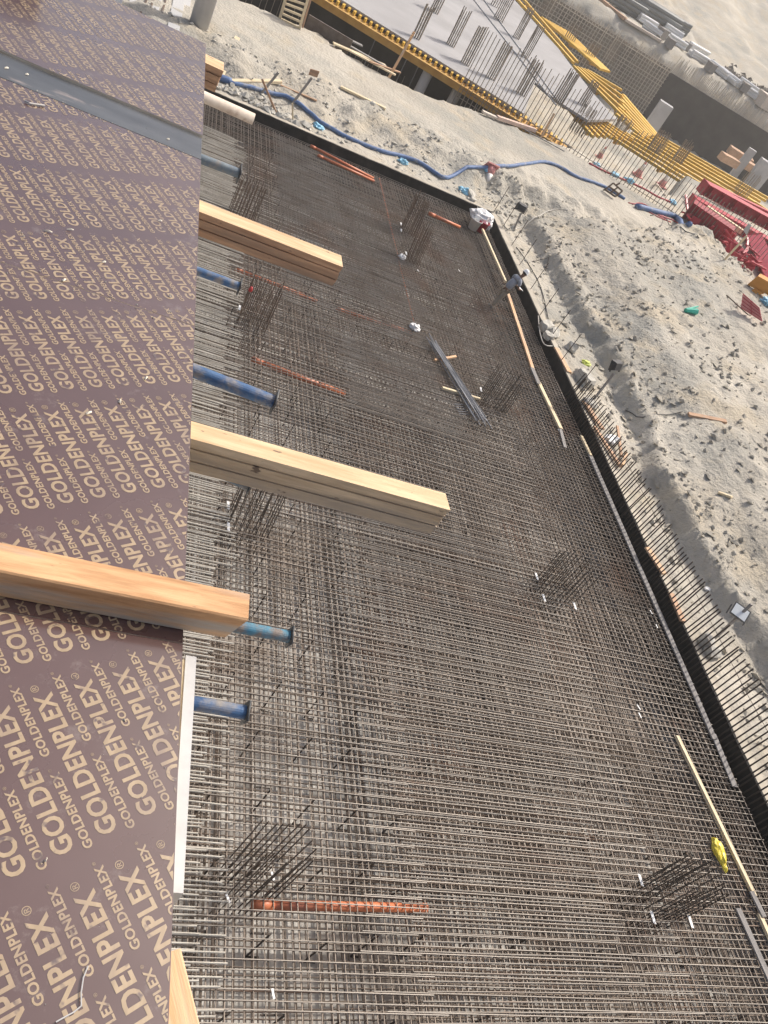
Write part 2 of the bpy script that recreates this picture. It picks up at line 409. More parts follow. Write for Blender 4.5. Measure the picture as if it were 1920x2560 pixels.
PRINT = mat('gold_print', (.33, .235, .135), (.41, .30, .18), 60, .42, spec=.5, coat=1, coat_r=.13, stretch=(1, .25, 1), c3=(.23, .165, .12), s3=14, lo3=.5, hi3=.75, speck=((.10, .065, .062), 26, .60, .68, (1, 1, 1)))
PLYEDGE = mat('ply_edge', (.55, .45, .33), (.74, .66, .54), 30, .8, stretch=(.3, .3, 6))
STRIP = mat('grey_filler_strip', (.06, .064, .068), (.115, .12, .125), 2.2, .3, spec=.5, coat=.3, coat_r=.12, stretch=(1, 3, 1), c3=(.27, .23, .21), s3=2.3, lo3=.62, hi3=.68)
WOOD_Y = mat('yellow_timber', (.58, .43, .28), (.78, .61, .42), 5, .75, stretch=(.35, 6, 6), bump=.15, bscale=10, c3=(.40, .32, .23), s3=2.2, lo3=.5, hi3=.72, rnd=.06, speck=((.16, .11, .08), 22, .70, .76, (.5, 1, 1)))
WOOD_P = mat('pale_timber', (.66, .52, .32), (.82, .70, .48), 5, .75, stretch=(.3, 6, 6), bump=.1, bscale=9, rnd=.08, c3=(.48, .38, .26), s3=1.2, lo3=.62, hi3=.8)
WOOD_B = mat('brown_timber', (.40, .225, .13), (.62, .40, .25), 5, .75, stretch=(.35, 7, 7), bump=.15, bscale=10, c3=(.30, .20, .13), s3=1.8, lo3=.52, hi3=.72, rnd=.08, speck=((.14, .08, .05), 14, .70, .76, (.4, 1, 1)))
WOOD_O = mat('orange_timber', (.60, .34, .17), (.80, .52, .30), 6, .75, stretch=(.3, 5, 5), bump=.35, bscale=9, c3=(.46, .38, .30), s3=3.2, lo3=.47, hi3=.66, speck=((.20, .10, .06), 9, .69, .75, (.6, 1, 1)))
WOOD_G = mat('grey_timber', (.22, .205, .19), (.33, .31, .29), 5, .85, stretch=(.3, 6, 6), bump=.2, bscale=10, rnd=.1)
WHITE_B = mat('white_board', (.48, .475, .46), (.56, .55, .53), 14, .6, c3=(.62, .58, .52), s3=7, lo3=.6, hi3=.75)

_wc = {}
def word(text, off):
    if (text, off) in _wc: return _wc[(text, off)]
    cu = bpy.data.curves.new('t', 'FONT'); cu.body = text; cu.size = 1; cu.resolution_u = 3; cu.offset = off; cu.fill_mode = 'FRONT'; cu.space_character = 1.06
    o = bpy.data.objects.new('t', cu); col.objects.link(o); bpy.context.view_layer.update()
    me = bpy.data.meshes.new_from_object(o.evaluated_get(bpy.context.evaluated_depsgraph_get()))
    vs = [v.co.copy() for v in me.vertices]; fs = [tuple(p.vertices) for p in me.polygons]
    bpy.data.objects.remove(o); bpy.data.curves.remove(cu); bpy.data.meshes.remove(me)
    x0, x1 = min(v.x for v in vs), max(v.x for v in vs); y0, y1 = min(v.y for v in vs), max(v.y for v in vs)
    _wc[(text, off)] = ([((v.x - x0) / (x1 - x0), (v.y - y0) / (y1 - y0) - .5) for v in vs], fs); return _wc[(text, off)]
TH = math.radians(121); WD = Vector((math.cos(TH), math.sin(TH))); RD = Vector((math.cos(TH - math.pi / 2), math.sin(TH - math.pi / 2)))
def printing(x0, x1, y0, y1, z, parent, ph=(.348, .731)):
    mb = MB(); o = Vector(ph) - WD * .016
    BIG = word('GOLDENPLEX', .03); RM = word('\u00ae', .0)
    def put(wd, p, L, Hh):
        vs, fs = wd; up = -RD
        pts = [p + WD * (a * L) + up * (b * Hh) for a, b in vs]
        if all(q.x < x0 or q.x > x1 or q.y < y0 or q.y > y1 for q in (p, p + WD * L, p + WD * L / 2)): return
        mb.add([(q.x, q.y, z) for q in pts], fs)
    for i in range(-60, 61):
        for j in range(-30, 40):
            p = o + RD * (.0812 * i) + WD * (.3755 * j)
            if not (x0 - .4 < p.x < x1 + .4 and y0 - .4 < p.y < y1 + .4): continue
            put(BIG, p, .302, .0375); put(RM, p + WD * .309 - RD * .0085, .0155, .0155)
            for k in (0, 1):
                q = p + RD * .0395 + WD * (-.009 + .1877 * k); put(BIG, q, .152, .0172); put(RM, q + WD * .156 - RD * .005, .006, .006)
    me = mb.mesh('printed_lettering'); bm = bmesh.new(); bm.from_mesh(me)
    for co, no in (((x0, 0, 0), (-1, 0, 0)), ((0, y0, 0), (0, -1, 0)), ((0, y1, 0), (0, 1, 0))):
        bmesh.ops.bisect_plane(bm, geom=bm.verts[:] + bm.edges[:] + bm.faces[:], plane_co=co, plane_no=no, clear_outer=True)
    nrm = Vector((1, .0199, 0)).normalized()
    bmesh.ops.bisect_plane(bm, geom=bm.verts[:] + bm.edges[:] + bm.faces[:], plane_co=(xe(0) - .002, 0, 0), plane_no=nrm, clear_outer=True)
    bm.to_mesh(me); bm.free()
    link('printed_lettering', me, PRINT, parent, label='gold repeated lettering printed across the brown film')
def sheet(y0, y1, z, label, ph):
    mb = MB(); xl = -2.05; poly = [(xl, y0), (xe(y0), y0), (xe(y1), y1), (xl, y1)]; n = 4
    mb.add([(p[0], p[1], z - .018) for p in poly] + [(p[0], p[1], z) for p in poly], [(3, 2, 1, 0)], 1)
    mb.f.append((4, 5, 6, 7)); mb.m.append(0)
    for k in range(4): mb.f.append((k, (k + 1) % 4, 4 + (k + 1) % 4, 4 + k)); mb.m.append(1)
    o = obj('plywood_sheet', mb, [FILM, PLYEDGE], label=label, cat='plywood', group='plywood sheets of the deck')
    printing(xl, xe(y0) + .05, y0 + .002, y1 - .002, z + .0006, o, ph)
sheet(-.30, 1.108, D, 'brown film faced plywood sheet under the square timber, largest printed words', (.348, .731))
sheet(1.1095, 2.328, D, 'brown printed plywood sheet between the square timber and the scratched seam', (.348, .731))
sheet(2.331, 3.55, D, 'brown printed plywood sheet between the scratched seam and the grey strip', (.36, .745))
sheet(3.775, 4.95, D + .012, 'glossy brown plywood sheet beyond the grey strip, print faded by glare', (.35, .76))
mb = MB(); y0, y1 = 3.553, 3.768; xl = -2.05
mb.slab([(xl, y0), (xe(y0), y0), (xe(y1), y1), (xl, y1)], D - .016, D + .001)
obj('filler_strip', mb, STRIP, label='narrow dark grey filler strip between two plywood sheets', cat='strip')
# grooved formwork beams that carry the deck
def grooved(wd, ht):
    a = wd / 2; g = .007
    return [(-a, 0), (a, 0), (a, ht * .30), (a - g, ht * .315), (a - g, ht * .335), (a, ht * .35), (a, ht * .68), (a - g, ht * .695), (a - g, ht * .715), (a, ht * .73), (a, ht),
            (-a, ht), (-a, ht * .73), (-a + g, ht * .715), (-a + g, ht * .695), (-a, ht * .68), (-a, ht * .35), (-a + g, ht * .335), (-a + g, ht * .315), (-a, ht * .30)]
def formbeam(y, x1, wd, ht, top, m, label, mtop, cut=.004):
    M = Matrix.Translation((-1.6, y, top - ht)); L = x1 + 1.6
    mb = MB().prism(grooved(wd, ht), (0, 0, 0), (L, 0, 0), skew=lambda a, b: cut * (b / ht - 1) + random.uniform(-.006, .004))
    mb.m[10] = 1                                          # planed upper face; its paler tone also paints in sun against shaded sides
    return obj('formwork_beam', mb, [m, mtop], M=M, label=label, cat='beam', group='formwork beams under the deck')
TOP = D - .020
WOOD_S = mat('shaded_weathered_side', (.38, .28, .18), (.60, .47, .32), 42, .8, stretch=(.09, 1, 1), bump=.5, bscale=60, bdist=.006, c3=(.30, .25, .20), s3=13, lo3=.46, hi3=.68, speck=((.13, .09, .065), 34, .66, .72, (.45, 1, 1)))  # beam sides: weathering plus shade put into the darker colour
WOOD_T = mat('sunlit_planed_top', (.58, .39, .215), (.79, .585, .36), 40, .75, stretch=(.08, 1, 1), bump=.4, bscale=60, bdist=.005, c3=(.58, .36, .20), s3=12, lo3=.50, hi3=.70, speck=((.17, .11, .075), 36, .67, .72, (.4, 1, 1)))
WOOD_BN = mat('shaded_stained_side', (.34, .19, .11), (.56, .35, .21), 42, .8, stretch=(.09, 1, 1), bump=.5, bscale=60, bdist=.006, c3=(.25, .17, .12), s3=12, lo3=.48, hi3=.70, speck=((.12, .07, .05), 32, .68, .73, (.45, 1, 1)))
WOOD_ON = mat('rough_square_timber', (.48, .255, .115), (.74, .45, .235), 46, .8, stretch=(.10, 1, 1), bump=.6, bscale=70, bdist=.006, c3=(.44, .37, .30), s3=16, lo3=.50, hi3=.66, speck=((.18, .09, .055), 26, .67, .73, (.5, 1, 1)))
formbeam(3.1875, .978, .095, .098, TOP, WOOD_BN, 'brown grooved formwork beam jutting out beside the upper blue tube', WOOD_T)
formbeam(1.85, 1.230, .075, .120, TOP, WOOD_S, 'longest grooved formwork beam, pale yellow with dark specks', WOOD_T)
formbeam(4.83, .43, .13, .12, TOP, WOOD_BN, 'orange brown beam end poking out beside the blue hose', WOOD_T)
# square timber lying on the deck
M = frame((-1.4, 1.180, D + .002), (.522, 1.180, D + .002))
prof = [(-.036, 0), (.036, 0), (.0375, .003), (.0375, .077), (.035, .08), (-.034, .08), (-.0375, .076), (-.0375, .003)]
mb = MB().prism(prof, (0, 0, 0), (1.922, 0, 0), skew=lambda a, b: (-.030 if (a < 0 and 0) else 0) + (-.028 if (b < .04 and a < 0) else 0) + random.uniform(-.004, .004))
obj('square_timber', mb, WOOD_ON, M=M, label='square orange timber lying across the plywood deck, its end overhanging', cat='timber')
# board fixed along the deck edge, and a plank below it
obj('edge_board', MB().prism([(-.012, -.09), (.012, -.09), (.012, 0), (-.012, 0)], tuple(at(478, 1640, D - .02)), tuple(at(442, 2232, D - .02))), WHITE_B, label='white painted board fixed along the deck edge', cat='board')
obj('edge_batten', MB().prism([(-.008, -.06), (.008, -.06), (.008, 0), (-.008, 0)], tuple(at(466, 1650, D - .024)), tuple(at(440, 2215, D - .024))), WOOD_P, label='thin raw batten between the deck edge and the white board', cat='batten')
plank('sloping_plank', at(404, 2395, D - .25), at(462, 2640, D - .25), .062, .03, WOOD_O, label='orange plank sticking out below the deck edge', cat='plank')
# blue telescopic prop tubes laid as ledgers, end plate at the tip
BLUE = mat('blue_prop_paint', (.04, .10, .23), (.075, .17, .33), 9, .55, c3=(.27, .25, .23), s3=14, lo3=.47, hi3=.66, bump=.2)
TEAL = mat('worn_teal_paint', (.05, .17, .27), (.09, .27, .37), 11, .65, c3=(.20, .17, .15), s3=16, lo3=.42, hi3=.60, bump=.2)
FADE = mat('faded_blue_paint', (.12, .17, .22), (.22, .26, .28), 9, .6, c3=(.26, .24, .22), s3=12, lo3=.5, hi3=.66, bump=.2)
CREAM = mat('cream_pole', (.62, .52, .42), (.74, .66, .56), 8, .7, c3=(.45, .33, .25), s3=10)
PLATE = mat('dark_plate', (.06, .065, .07), (.12, .12, .12), 10, .6, metal=.3)
def prop_tube(px0, px1, z, r, m, label, plate=True, back=1.2):
    p0, p1 = at(*px0, z), at(*px1, z); d = (p1 - p0).normalized(); p0 = p0 - d * back
    rt = root('prop_tube', p0, label, 'pipe', 'prop tubes under the deck')
    mb = MB().tube([p0, p1], r, 20); obj('tube', mb, m, rt, smooth=False)
    if plate:
        Mx = frame(p1, p1 + d).to_3x3()
        mb = MB().box(p1 + d * .004, (.007, r * 2.9, r * 2.9), Mx @ Matrix.Rotation(.35, 3, 'X')); obj('end_plate', mb, PLATE, rt)
    for f_ in rt.children[0].data.polygons: f_.use_smooth = len(f_.vertices) == 4
prop_tube((505, 398), (596, 433), D - .34, .025, FADE, 'faded grey blue prop tube nearest the grey strip')
prop_tube((495, 678), (597, 716), D - .95, .025, BLUE, 'blue prop tube beneath the brown grooved beam')
prop_tube((487, 928), (683, 1004), D - .24, .0245, BLUE, 'longest blue prop tube, speckled with cement, above the yellow beam')
prop_tube((600, 1568), (722, 1592), D - .85, .0235, TEAL, 'worn turquoise prop tube behind the square timber end', back=1.5)
prop_tube((480, 1757), (612, 1781), D - .80, .0235, BLUE, 'blue prop tube with peeling paint below the white board top', back=1.5)
prop_tube((560, 1185), (623, 1216), D - .95, .024, FADE, 'rusty grey prop tube half hidden by the yellow beam')
prop_tube((500, 238), (634, 298), D - .55, .036, CREAM, 'cream round pole sticking out by the far membrane wall', plate=False)
# small litter on the deck
CHIP = mat('fresh_wood_chip', (.80, .72, .56), (.9, .84, .7), 20, .8)
def chip(px, py, L, wd, a, nm='wood_chip', label='pale splinter of wood lying on the plywood', m=CHIP):
    p = at(px, py, D + .003); L *= .7; wd *= .7; mb = MB().add([(-L, -wd, 0), (L * .8, -wd * .6, .001), (L, wd * .7, .002), (-L * .6, wd, 0), (0, 0, .006)], [(0, 1, 4), (1, 2, 4), (2, 3, 4), (3, 0, 4), (3, 2, 1, 0)])
    obj(nm, mb, m, M=Matrix.Translation(p) @ Matrix.Rotation(a, 4, 'Z'), label=label, cat='wood chip', group='splinters on the deck')
for (x, y, L, wd, a) in [(222, 1032, .014, .006, .7), (300, 1003, .012, .005, 1.5), (120, 578, .02, .004, 0), (175, 574, .018, .003, .3), (400, 552, .012, .005, .2), (365, 945, .012, .005, 1.1), (260, 655, .010, .006, .4), (425, 740, .01, .004, 2), (16, 170, .013, .008, .5), (67, 186, .01, .008, .2), (420, 348, .01, .006, .2), (160, 700, .012, .006, 1), (115, 2150, .006, .002, 1.2)]: chip(x, y, L, wd, a)
NAIL = mat('bright_nail', (.5, .48, .45), None, rough=.4, metal=.7)
a, b = at(62, 252, D + .006), at(112, 264, D + .006); c = a.lerp(b, .25) + Vector((0, -.012, 0))
obj('bent_nail', MB().tube([a, c, b], .0035, 8), NAIL, label='bent nail lying on the plywood near the grey strip', cat='nail')
pts = [at(*q, D + .004) for q in [(140, 2555), (185, 2530), (203, 2515), (203, 2480), (208, 2445), (220, 2415)]]
obj('white_thread', MB().tube(pts, .0012, 5), WHITE_B, label='thin white thread lying on the plywood', cat='thread')
# slim concrete post, and an unseen dark panel added to reflect in the deck
PANEL = mat('dark_panel', (.05, .03, .025), (.09, .055, .04), 2, .6)
rt = root('reflected_panel', (-2.3, 6.4, D - 8), 'unseen dark brown panel added beyond the deck for its reflection', 'formwork')
mb = MB().box((-1.63, 6.4, D - 2.6), (2.0, .06, 6.8)); obj('panel_face', mb, PANEL, rt)
for x in (-2.4, -1.6, -.8): obj('stud', MB().box((x, 6.46, D - 2.6), (.08, .055, 6.8)), WOOD_B, rt)
p = at(497, 62, 1.0)
obj('concrete_post', MB().tube([p + Vector((0, 0, -1)), p + Vector((0, 0, 6)), p + Vector((0, 0, 19))], .42, 20), CONC, smooth=True, label='tall slim grey concrete post behind the deck corner', cat='post')

random.seed(5)
mb = MB(); base = [Vector(p_) for p_ in ((0, 0, 1), (1, 0, 0), (-.5, .87, 0), (-.5, -.87, 0))]
for k in range(420):
    if k < 170: x_, y_ = random.uniform(-.6, xe(2.33) - .005), 2.33 + jit(.03) + (.12 * abs(jit(1)) if k % 3 == 0 else 0)
    elif k < 240: x_, y_ = random.uniform(-.7, xe(3.6) - .005), 3.55 + jit(.012)
    else: x_, y_ = random.uniform(-.6, .38), random.uniform(.2, 4.9)
    s_ = .0008 + .0032 * random.random() ** 4; zz = D + (.0125 if y_ > 3.775 else .0012); a_ = random.random() * 6
    mb.add([Matrix.Rotation(a_, 3, 'Z') @ (b_ * s_ * Vector((1, 1, .7)).x) + Vector((x_, y_, zz)) for b_ in base], [(0, 1, 2), (0, 2, 3), (0, 3, 1)])
obj('cement_crumbs', mb, ROCK, kind='stuff', label='fine cement crumbs and dust specks strewn over the plywood deck')
# ---------------------------------------------------------------- things on the rebar mat
MZ = .014
TAPE = mat('white_tape', (.82, .81, .78), None, rough=.6)
def cage(base, wx, wy, h, nx, ny, r, m, label, rz=0, ties=(.12,), z0=-1.1, tape=True, group='column starter cages in the raft', lean=(0, 0)):
    rt = root('column_starter_cage', base, label, 'rebar cage', group, rz=rz)
    Mr = rt.matrix_basis
    def P(x, y, z): return Mr @ Vector((x + lean[0] * z, y + lean[1] * z, z))
    spots = []
    for i in range(nx):
        x = -wx / 2 + wx * i / (nx - 1); spots += [(x, -wy / 2), (x, wy / 2)]
    for j in range(1, ny - 1):
        y = -wy / 2 + wy * j / (ny - 1); spots += [(-wx / 2, y), (wx / 2, y)]
    for x, y in spots:
        t = h * (1 + jit(.04)); bar('vertical_bar', P(x + jit(.008), y + jit(.008), z0), P(x + jit(.02), y + jit(.02), t), r, m, rt)
    for tz_ in ties:
        a, b = wx / 2 + r * 1.4, wy / 2 + r * 1.4
        c = [P(-a, -b, tz_), P(a, -b, tz_), P(a, b, tz_), P(-a, b, tz_)]
        mb = MB()
        for k in range(4): mb.tube([c[k], c[(k + 1) % 4]], .007, 5)
        mb.tube([P(0, -b, tz_ + .01), P(0, b, tz_ + .01)], .007, 5)
        obj('stirrup', mb, m, rt)
    if tape:
        for (x, y) in [(-wx / 2 - .05, wy / 2), (-wx / 2 - .03, -wy / 2 - .1), (wx / 2, -wy / 2 - .12)][:tape]:
            mb = MB().add([P(x - .03, y - .11, .04), P(x + .03, y - .13, .045), P(x + .02, y + .10, .06), P(x - .04, y + .12, .05)], [(0, 1, 2, 3)])
            mb.add([p_ + Vector((0, 0, -.004)) for p_ in map(Vector, mb.v[:4])], [(3, 2, 1, 0)]); obj('tape_marker', mb, TAPE, rt)
    return rt
def mid(a, b): return (a + b) / 2
def cage_px(a, b, wy, h, nx, ny, m, label, **kw):
    """a, b: photo points of the two near base corners"""
    p, q = at(*a, 0), at(*b, 0); wx = (q - p).length; rz = math.atan2((q - p).y, (q - p).x)
    c = mid(p, q) + Vector((-math.sin(rz), math.cos(rz), 0)) * wy / 2
    return cage(c, wx, wy, h, nx, ny, kw.pop('r', .0122), STEEL_C if m is STEEL_K else m, label, lean=(jit(.035), jit(.035)), rz=rz, **kw)
cage_px((1628, 2282), (1718, 2290), .62, 1.2, 8, 6, STEEL_K, 'rebar cage with white tape markers beside the yellow bag', tape=3, ties=(.1, .4))
cage_px((582, 2222), (705, 2230), .55, 1.32, 8, 4, STEEL_K, 'rebar cage beside the thick orange pipe', tape=0, ties=(.12, .42))
cage_px((1358, 1490), (1432, 1508), .62, 1.15, 8, 6, STEEL_K, 'rebar cage with tape markers between the long yellow beam and the grey plank', tape=3, ties=(.1, .4))
cage_px((1208, 1012), (1262, 1036), .8, 1.15, 8, 7, STEEL_K, 'rebar cage next to the loose bundle of bars', tape=1, ties=(.1, .45))
cage_px((596, 800), (664, 828), .6, 1.25, 9, 4, STEEL_R, 'rebar cage with a red cap below the brown grooved beam', tape=1, ties=(.1, .35))
cage_px((574, 1312), (672, 1336), .55, 1.35, 8, 4, STEEL_K, 'rebar cage under the longest grooved beam', tape=2, ties=(.1, .4))
cage_px((1004, 576), (1036, 592), .5, 1.5, 9, 4, STEEL_R, 'taller rusty rebar cage standing by the short orange pipe', tape=2, ties=(.2, .5, .8, 1.1), z0=-1)
cage_px((1022, 656), (1046, 666), .6, 1.5, 8, 4, STEEL_R, 'narrow rusty rebar cage beside the crumpled white tag', tape=1, ties=(.2, .6, 1.0), z0=-1)
cage_px((577, 545), (632, 562), .6, 1.3, 8, 4, STEEL_R, 'rebar cage partly hidden by the brown grooved beam', tape=0, ties=(.1, .35))
REDP = mat('red_plastic', (.45, .03, .03), None, rough=.5)
p = at(625, 728, 1.1); obj('red_cap', MB().tube([p, p + Vector((0, 0, .05)), p + Vector((0, 0, .14))], [.05, .06, .035], 8), REDP, smooth=True, label='small red cap on the bar tips of a cage', cat='cap')
ORANGE = mat('orange_pvc', (.56, .17, .075), (.66, .22, .10), 2, .45, c3=(.42, .16, .10), s3=1.3)
def pipe(px0, px1, z, r, label, n=14):
    a, b = at(*px0, z), at(*px1, z); d = (b - a).normalized(); rt = root('orange_pipe', a, label, 'pipe', 'orange plastic pipes')
    obj('pipe_body', MB().tube([a, b], r, n), ORANGE, rt, smooth=True); obj('socket', MB().tube([a + d * .02, a + d * (.02 + r * 4)], r * 1.16, n), ORANGE, rt, smooth=True)
pipe((632, 2262), (1066, 2270), -.125, .080, 'thick orange pipe beneath the bars beside a dark cage')
pipe((628, 897), (862, 985), -.125, .078, 'orange pipe beneath the bars between two blue tubes')
pipe((588, 672), (792, 752), -.125, .062, 'orange pipe beneath the bars below the brown grooved beam')
pipe((842, 772), (1030, 832), -.13, .055, 'thin orange pipe running up to the crumpled white tag')
pipe((948, 445), (1036, 812), -.05, .022, 'thin orange conduit crossing behind the two rusty cages')
pipe((776, 364), (934, 446), .07, .055, 'bright orange pipe on top of the mat, longer one of the pair')
pipe((794, 388), (936, 453), .07, .055, 'bright orange pipe on top of the mat, lower one of the pair')
pipe((1072, 533), (1150, 568), .07, .07, 'short orange pipe touching the taller rusty cage')
# battens and planks along the edge of the raft
def batten(px0, px1, wd, ht, m, label, nm='batten', z=MZ, n=1):
    a, b = at(*px0, z), at(*px1, z); s = Vector((0, 0, 1)).cross((b - a).normalized())
    if n == 1: return plank(nm, a, b, wd, ht, m, label=label, cat='plank', group='timbers along the raft edge')
    rt = root(nm, a, label, 'plank', 'timbers along the raft edge')
    for k in range(n):
        o = s * (k - (n - 1) / 2) * (wd / n); plank('slat', a + o, b + o, wd / n * .93, ht * (1 - .2 * (k % 2)), m, rt)
batten((1205, 576), (1262, 706), .10, .09, WOOD_P, 'pale batten running from the red bucket to the worker', z=.30)
batten((1266, 728), (1331, 925), .17, .07, WOOD_O, 'orange and yellow double batten starting at the worker', n=2)
batten((1329, 921), (1346, 962), .16, .05, WOOD_G, 'short grey joint plank between two yellow battens', z=.05)
batten((1345, 958), (1400, 1074), .18, .08, WOOD_P, 'yellow double batten ending in a dark grey stub', n=2)
batten((1398, 1066), (1412, 1120), .13, .04, WOOD_G, 'dark grey stub plank at the end of the yellow battens')
batten((1452, 1092), (1476, 1142), .13, .07, WOOD_P, 'short yellow double batten at the start of the long grey plank', n=2)
batten((1474, 1138), (1785, 1850), .17, .045, WOOD_G, 'long weathered grey plank beside the starter bars')
batten((1782, 1835), (1836, 1968), .17, .03, WOOD_G, 'short weathered grey plank continuing the long one')
batten((1690, 1842), (1884, 2242), .13, .075, WOOD_P, 'yellow double batten next to the yellow bag', n=2)
batten((1876, 2230), (1908, 2294), .13, .05, WOOD_G, 'grey joint plank below the yellow bag', z=.07)
batten((1896, 2288), (1990, 2500), .13, .075, WOOD_P, 'yellow double batten leading away from the grey joint plank', n=2)
batten((1843, 2272), (1990, 2600), .15, .04, WOOD_G, 'stained grey plank lying beside the rebar cage with tape')
# loose bundle of bars on two timbers
for i, (a, b) in enumerate([((1085, 903), (1138, 894)), ((1104, 972), (1198, 1000))]):
    plank('support_timber', at(*a, MZ), at(*b, MZ), .09, .08, WOOD_O if i == 0 else WOOD_P, label=['short orange timber under the upper end of the bar bundle', 'yellow timber under the middle of the bar bundle'][i], cat='timber')
BUND = mat('fresh_rebar', (.16, .165, .18), (.26, .265, .28), 4, .45, metal=.5, rnd=.2)
a, b = at(1080, 856, .12), at(1202, 1048, .12); rt = root('rebar_bundle', a, 'loose dark bundle of straight bars on two timbers', 'rebar bundle')
s = Vector((0, 0, 1)).cross((b - a).normalized())
for k in range(22):
    o = s * random.uniform(-.2, .2) + Vector((0, 0, random.random() * .09)); o2 = s * random.uniform(-.28, .22) + Vector((0, 0, o.z)); e = (b - a).normalized() * jit(.22)
    bar('rebar', a + o + e, b + o2 + e, .014, BUND, rt)
for k in range(5): 
    q = at(1135 + 3 * k, 1010 + 6 * k, .03); bar('short_bar', q, at(1165 + 2 * k, 1012 + 6 * k, .03), .013, BUND, rt)
# crumpled tags, yellow bag, buckets and sacks
def blob(c, d, seed, rough=.25, sub=3, M=None):
    bm = bmesh.new(); bmesh.ops.create_icosphere(bm, subdivisions=sub, radius=1)
    for v in bm.verts:
        n_ = noise.fractal(v.co * 1.7 + Vector((seed, seed * 2, 0)), 1, 2, 4)
        v.co = v.co * (1 + rough * n_); v.co = Vector((v.co.x * d[0], v.co.y * d[1], max(v.co.z, -.75) * d[2]))
    mb = MB(); vs = [(M @ v.co if M else v.co) + Vector(c) for v in bm.verts]; mb.add(vs, [tuple(v.index for v in f.verts) for f in bm.faces]); bm.free(); return mb
PAPER = mat('white_sheet', (.78, .77, .75), (.86, .85, .83), 5, .7)
YBAG = mat('yellow_bag', (.78, .60, .04), (.86, .70, .08), 4, .35)
p = at(1797, 2128, .10); mb = blob(p, (.13, .28, .10), 3, .35); mb2 = blob(p + Vector((.02, -.30, -.03)), (.06, .14, .05), 8, .5); mb.add(mb2.v, mb2.f)
obj('yellow_bag', mb, YBAG, label='crumpled yellow plastic bag on the mat by the double batten', cat='bag')
for (x, y, s_, lab) in [(1038, 818, .17, 'crumpled white tag at the end of the thin orange conduit'), (1006, 642, .14, 'crumpled white tag beside the narrow rusty cage')]:
    p = at(x, y, .08); obj('paper_tag', blob(p, (s_, s_, s_ * .7), x, .6), PAPER, label=lab, cat='tag')
for k, (x, y) in enumerate([(1390, 1050), (1397, 1076), (1628, 1530), (1642, 1565), (1597, 1768), (1600, 1788), (1367, 845), (682, 2190), (570, 2246), (683, 2484), (1148, 676), (1045, 676)]):
    p = at(x, y, .02); a_ = random.uniform(0, 3); L = .07
    mb = MB().box(p, (.036, L * 2, .004), Matrix.Rotation(a_ * .2, 3, 'Z')); obj('tape_strip', mb, TAPE, label='small strip of white tape lying on the bars', cat='tape', group='loose white tape strips on the mat')
def bucket(px, py, z, r, h, m, label):
    p = at(px, py, z); rt = root('bucket', p, label, 'bucket')
    prof = [(r * .8, 0), (r, h), (r * 1.08, h), (r * 1.08, h - .03), (r * .94, h - .02), (r * .74, .02)]
    n_ = 20; vs = []; fs = []
    for rr, zz in prof: vs += [(p.x + rr * math.cos(6.2832 * k / n_), p.y + rr * math.sin(6.2832 * k / n_), p.z + zz) for k in range(n_)]
    for i in range(len(prof) - 1):
        for k in range(n_): fs.append((i * n_ + k, i * n_ + (k + 1) % n_, (i + 1) * n_ + (k + 1) % n_, (i + 1) * n_ + k))
    fs += [tuple(range(n_))[::-1], tuple((len(prof) - 1) * n_ + k for k in range(n_))]
    obj('tub', MB().add(vs, fs), m, rt, smooth=True)
    obj('handle', MB().tube([p + Vector((r * 1.05 * math.cos(a_), r * .3 * abs(math.sin(a_)) + .0, h - .02 + .5 * r * math.sin(a_))) for a_ in [math.pi * i / 8 for i in range(9)]], .008, 5), PLATE, rt)
RED = mat('red_paint', (.42, .02, .045), (.52, .04, .065), 1.2, .45, c3=(.30, .03, .04), s3=2)
WPL = mat('white_plastic', (.75, .75, .74), None, rough=.45)
bucket(1180, 572, MZ, .27, .5, WPL, 'white plastic bucket in the corner of the raft'); bucket(1199, 578, MZ, .25, .5, RED, 'red bucket between the white bucket and the batten')
p = at(1197, 552, .3); obj('white_sack', blob(p + Vector((0, 0, .22)), (.55, .42, .3), 5, .45), PAPER, label='white crumpled sheeting heaped over the buckets', cat='sheeting')
p = at(1214, 566, .2); obj('white_sack', blob(p + Vector((0, 0, .1)), (.22, .3, .28), 15, .35), PAPER, label='small white sack leaning at the end of the batten', cat='sack')

# ---------------------------------------------------------------- worker
def skin_mesh(name, verts, edges, mat_, parent, rootv=0, sub=2):
    me = bpy.data.meshes.new(name); me.from_pydata([v[0] for v in verts], edges, [])
    o = bpy.data.objects.new(name, me); col.objects.link(o); o.modifiers.new('s', 'SKIN'); o.modifiers.new('u', 'SUBSURF').levels = sub
    for i, v in enumerate(verts):
        r = v[1] if isinstance(v[1], tuple) else (v[1], v[1]); me.skin_vertices[0].data[i].radius = r; me.skin_vertices[0].data[i].use_root = i == rootv
    bpy.context.view_layer.update()
    m2 = bpy.data.meshes.new_from_object(o.evaluated_get(bpy.context.evaluated_depsgraph_get())); bpy.data.objects.remove(o)
    m2.polygons.foreach_set('use_smooth', [True] * len(m2.polygons)); m2.materials.clear(); m2.materials.append(mat_)
    return link(name, m2, mat_, parent, M=parent.matrix_basis.copy())
SKINM = mat('brown_skin', (.22, .12, .075), None, rough=.6); SHIRT = mat('grey_shirt', (.30, .32, .36), (.38, .40, .44), 8, .9, bump=.3)
TROU = mat('khaki_trousers', (.27, .23, .17), (.34, .29, .22), 8, .9, bump=.3); BOOT = mat('dusty_boots', (.25, .22, .18), None, rough=.9); HELM = mat('white_helmet', (.84, .84, .82), None, rough=.3)
HAIR = mat('black_hair', (.015, .013, .012), None, rough=.6)
wf = at(1236, 768, MZ)
wk = root('person', wf, 'worker in white helmet and grey shirt bending over by the wall', 'person', rz=math.radians(22))
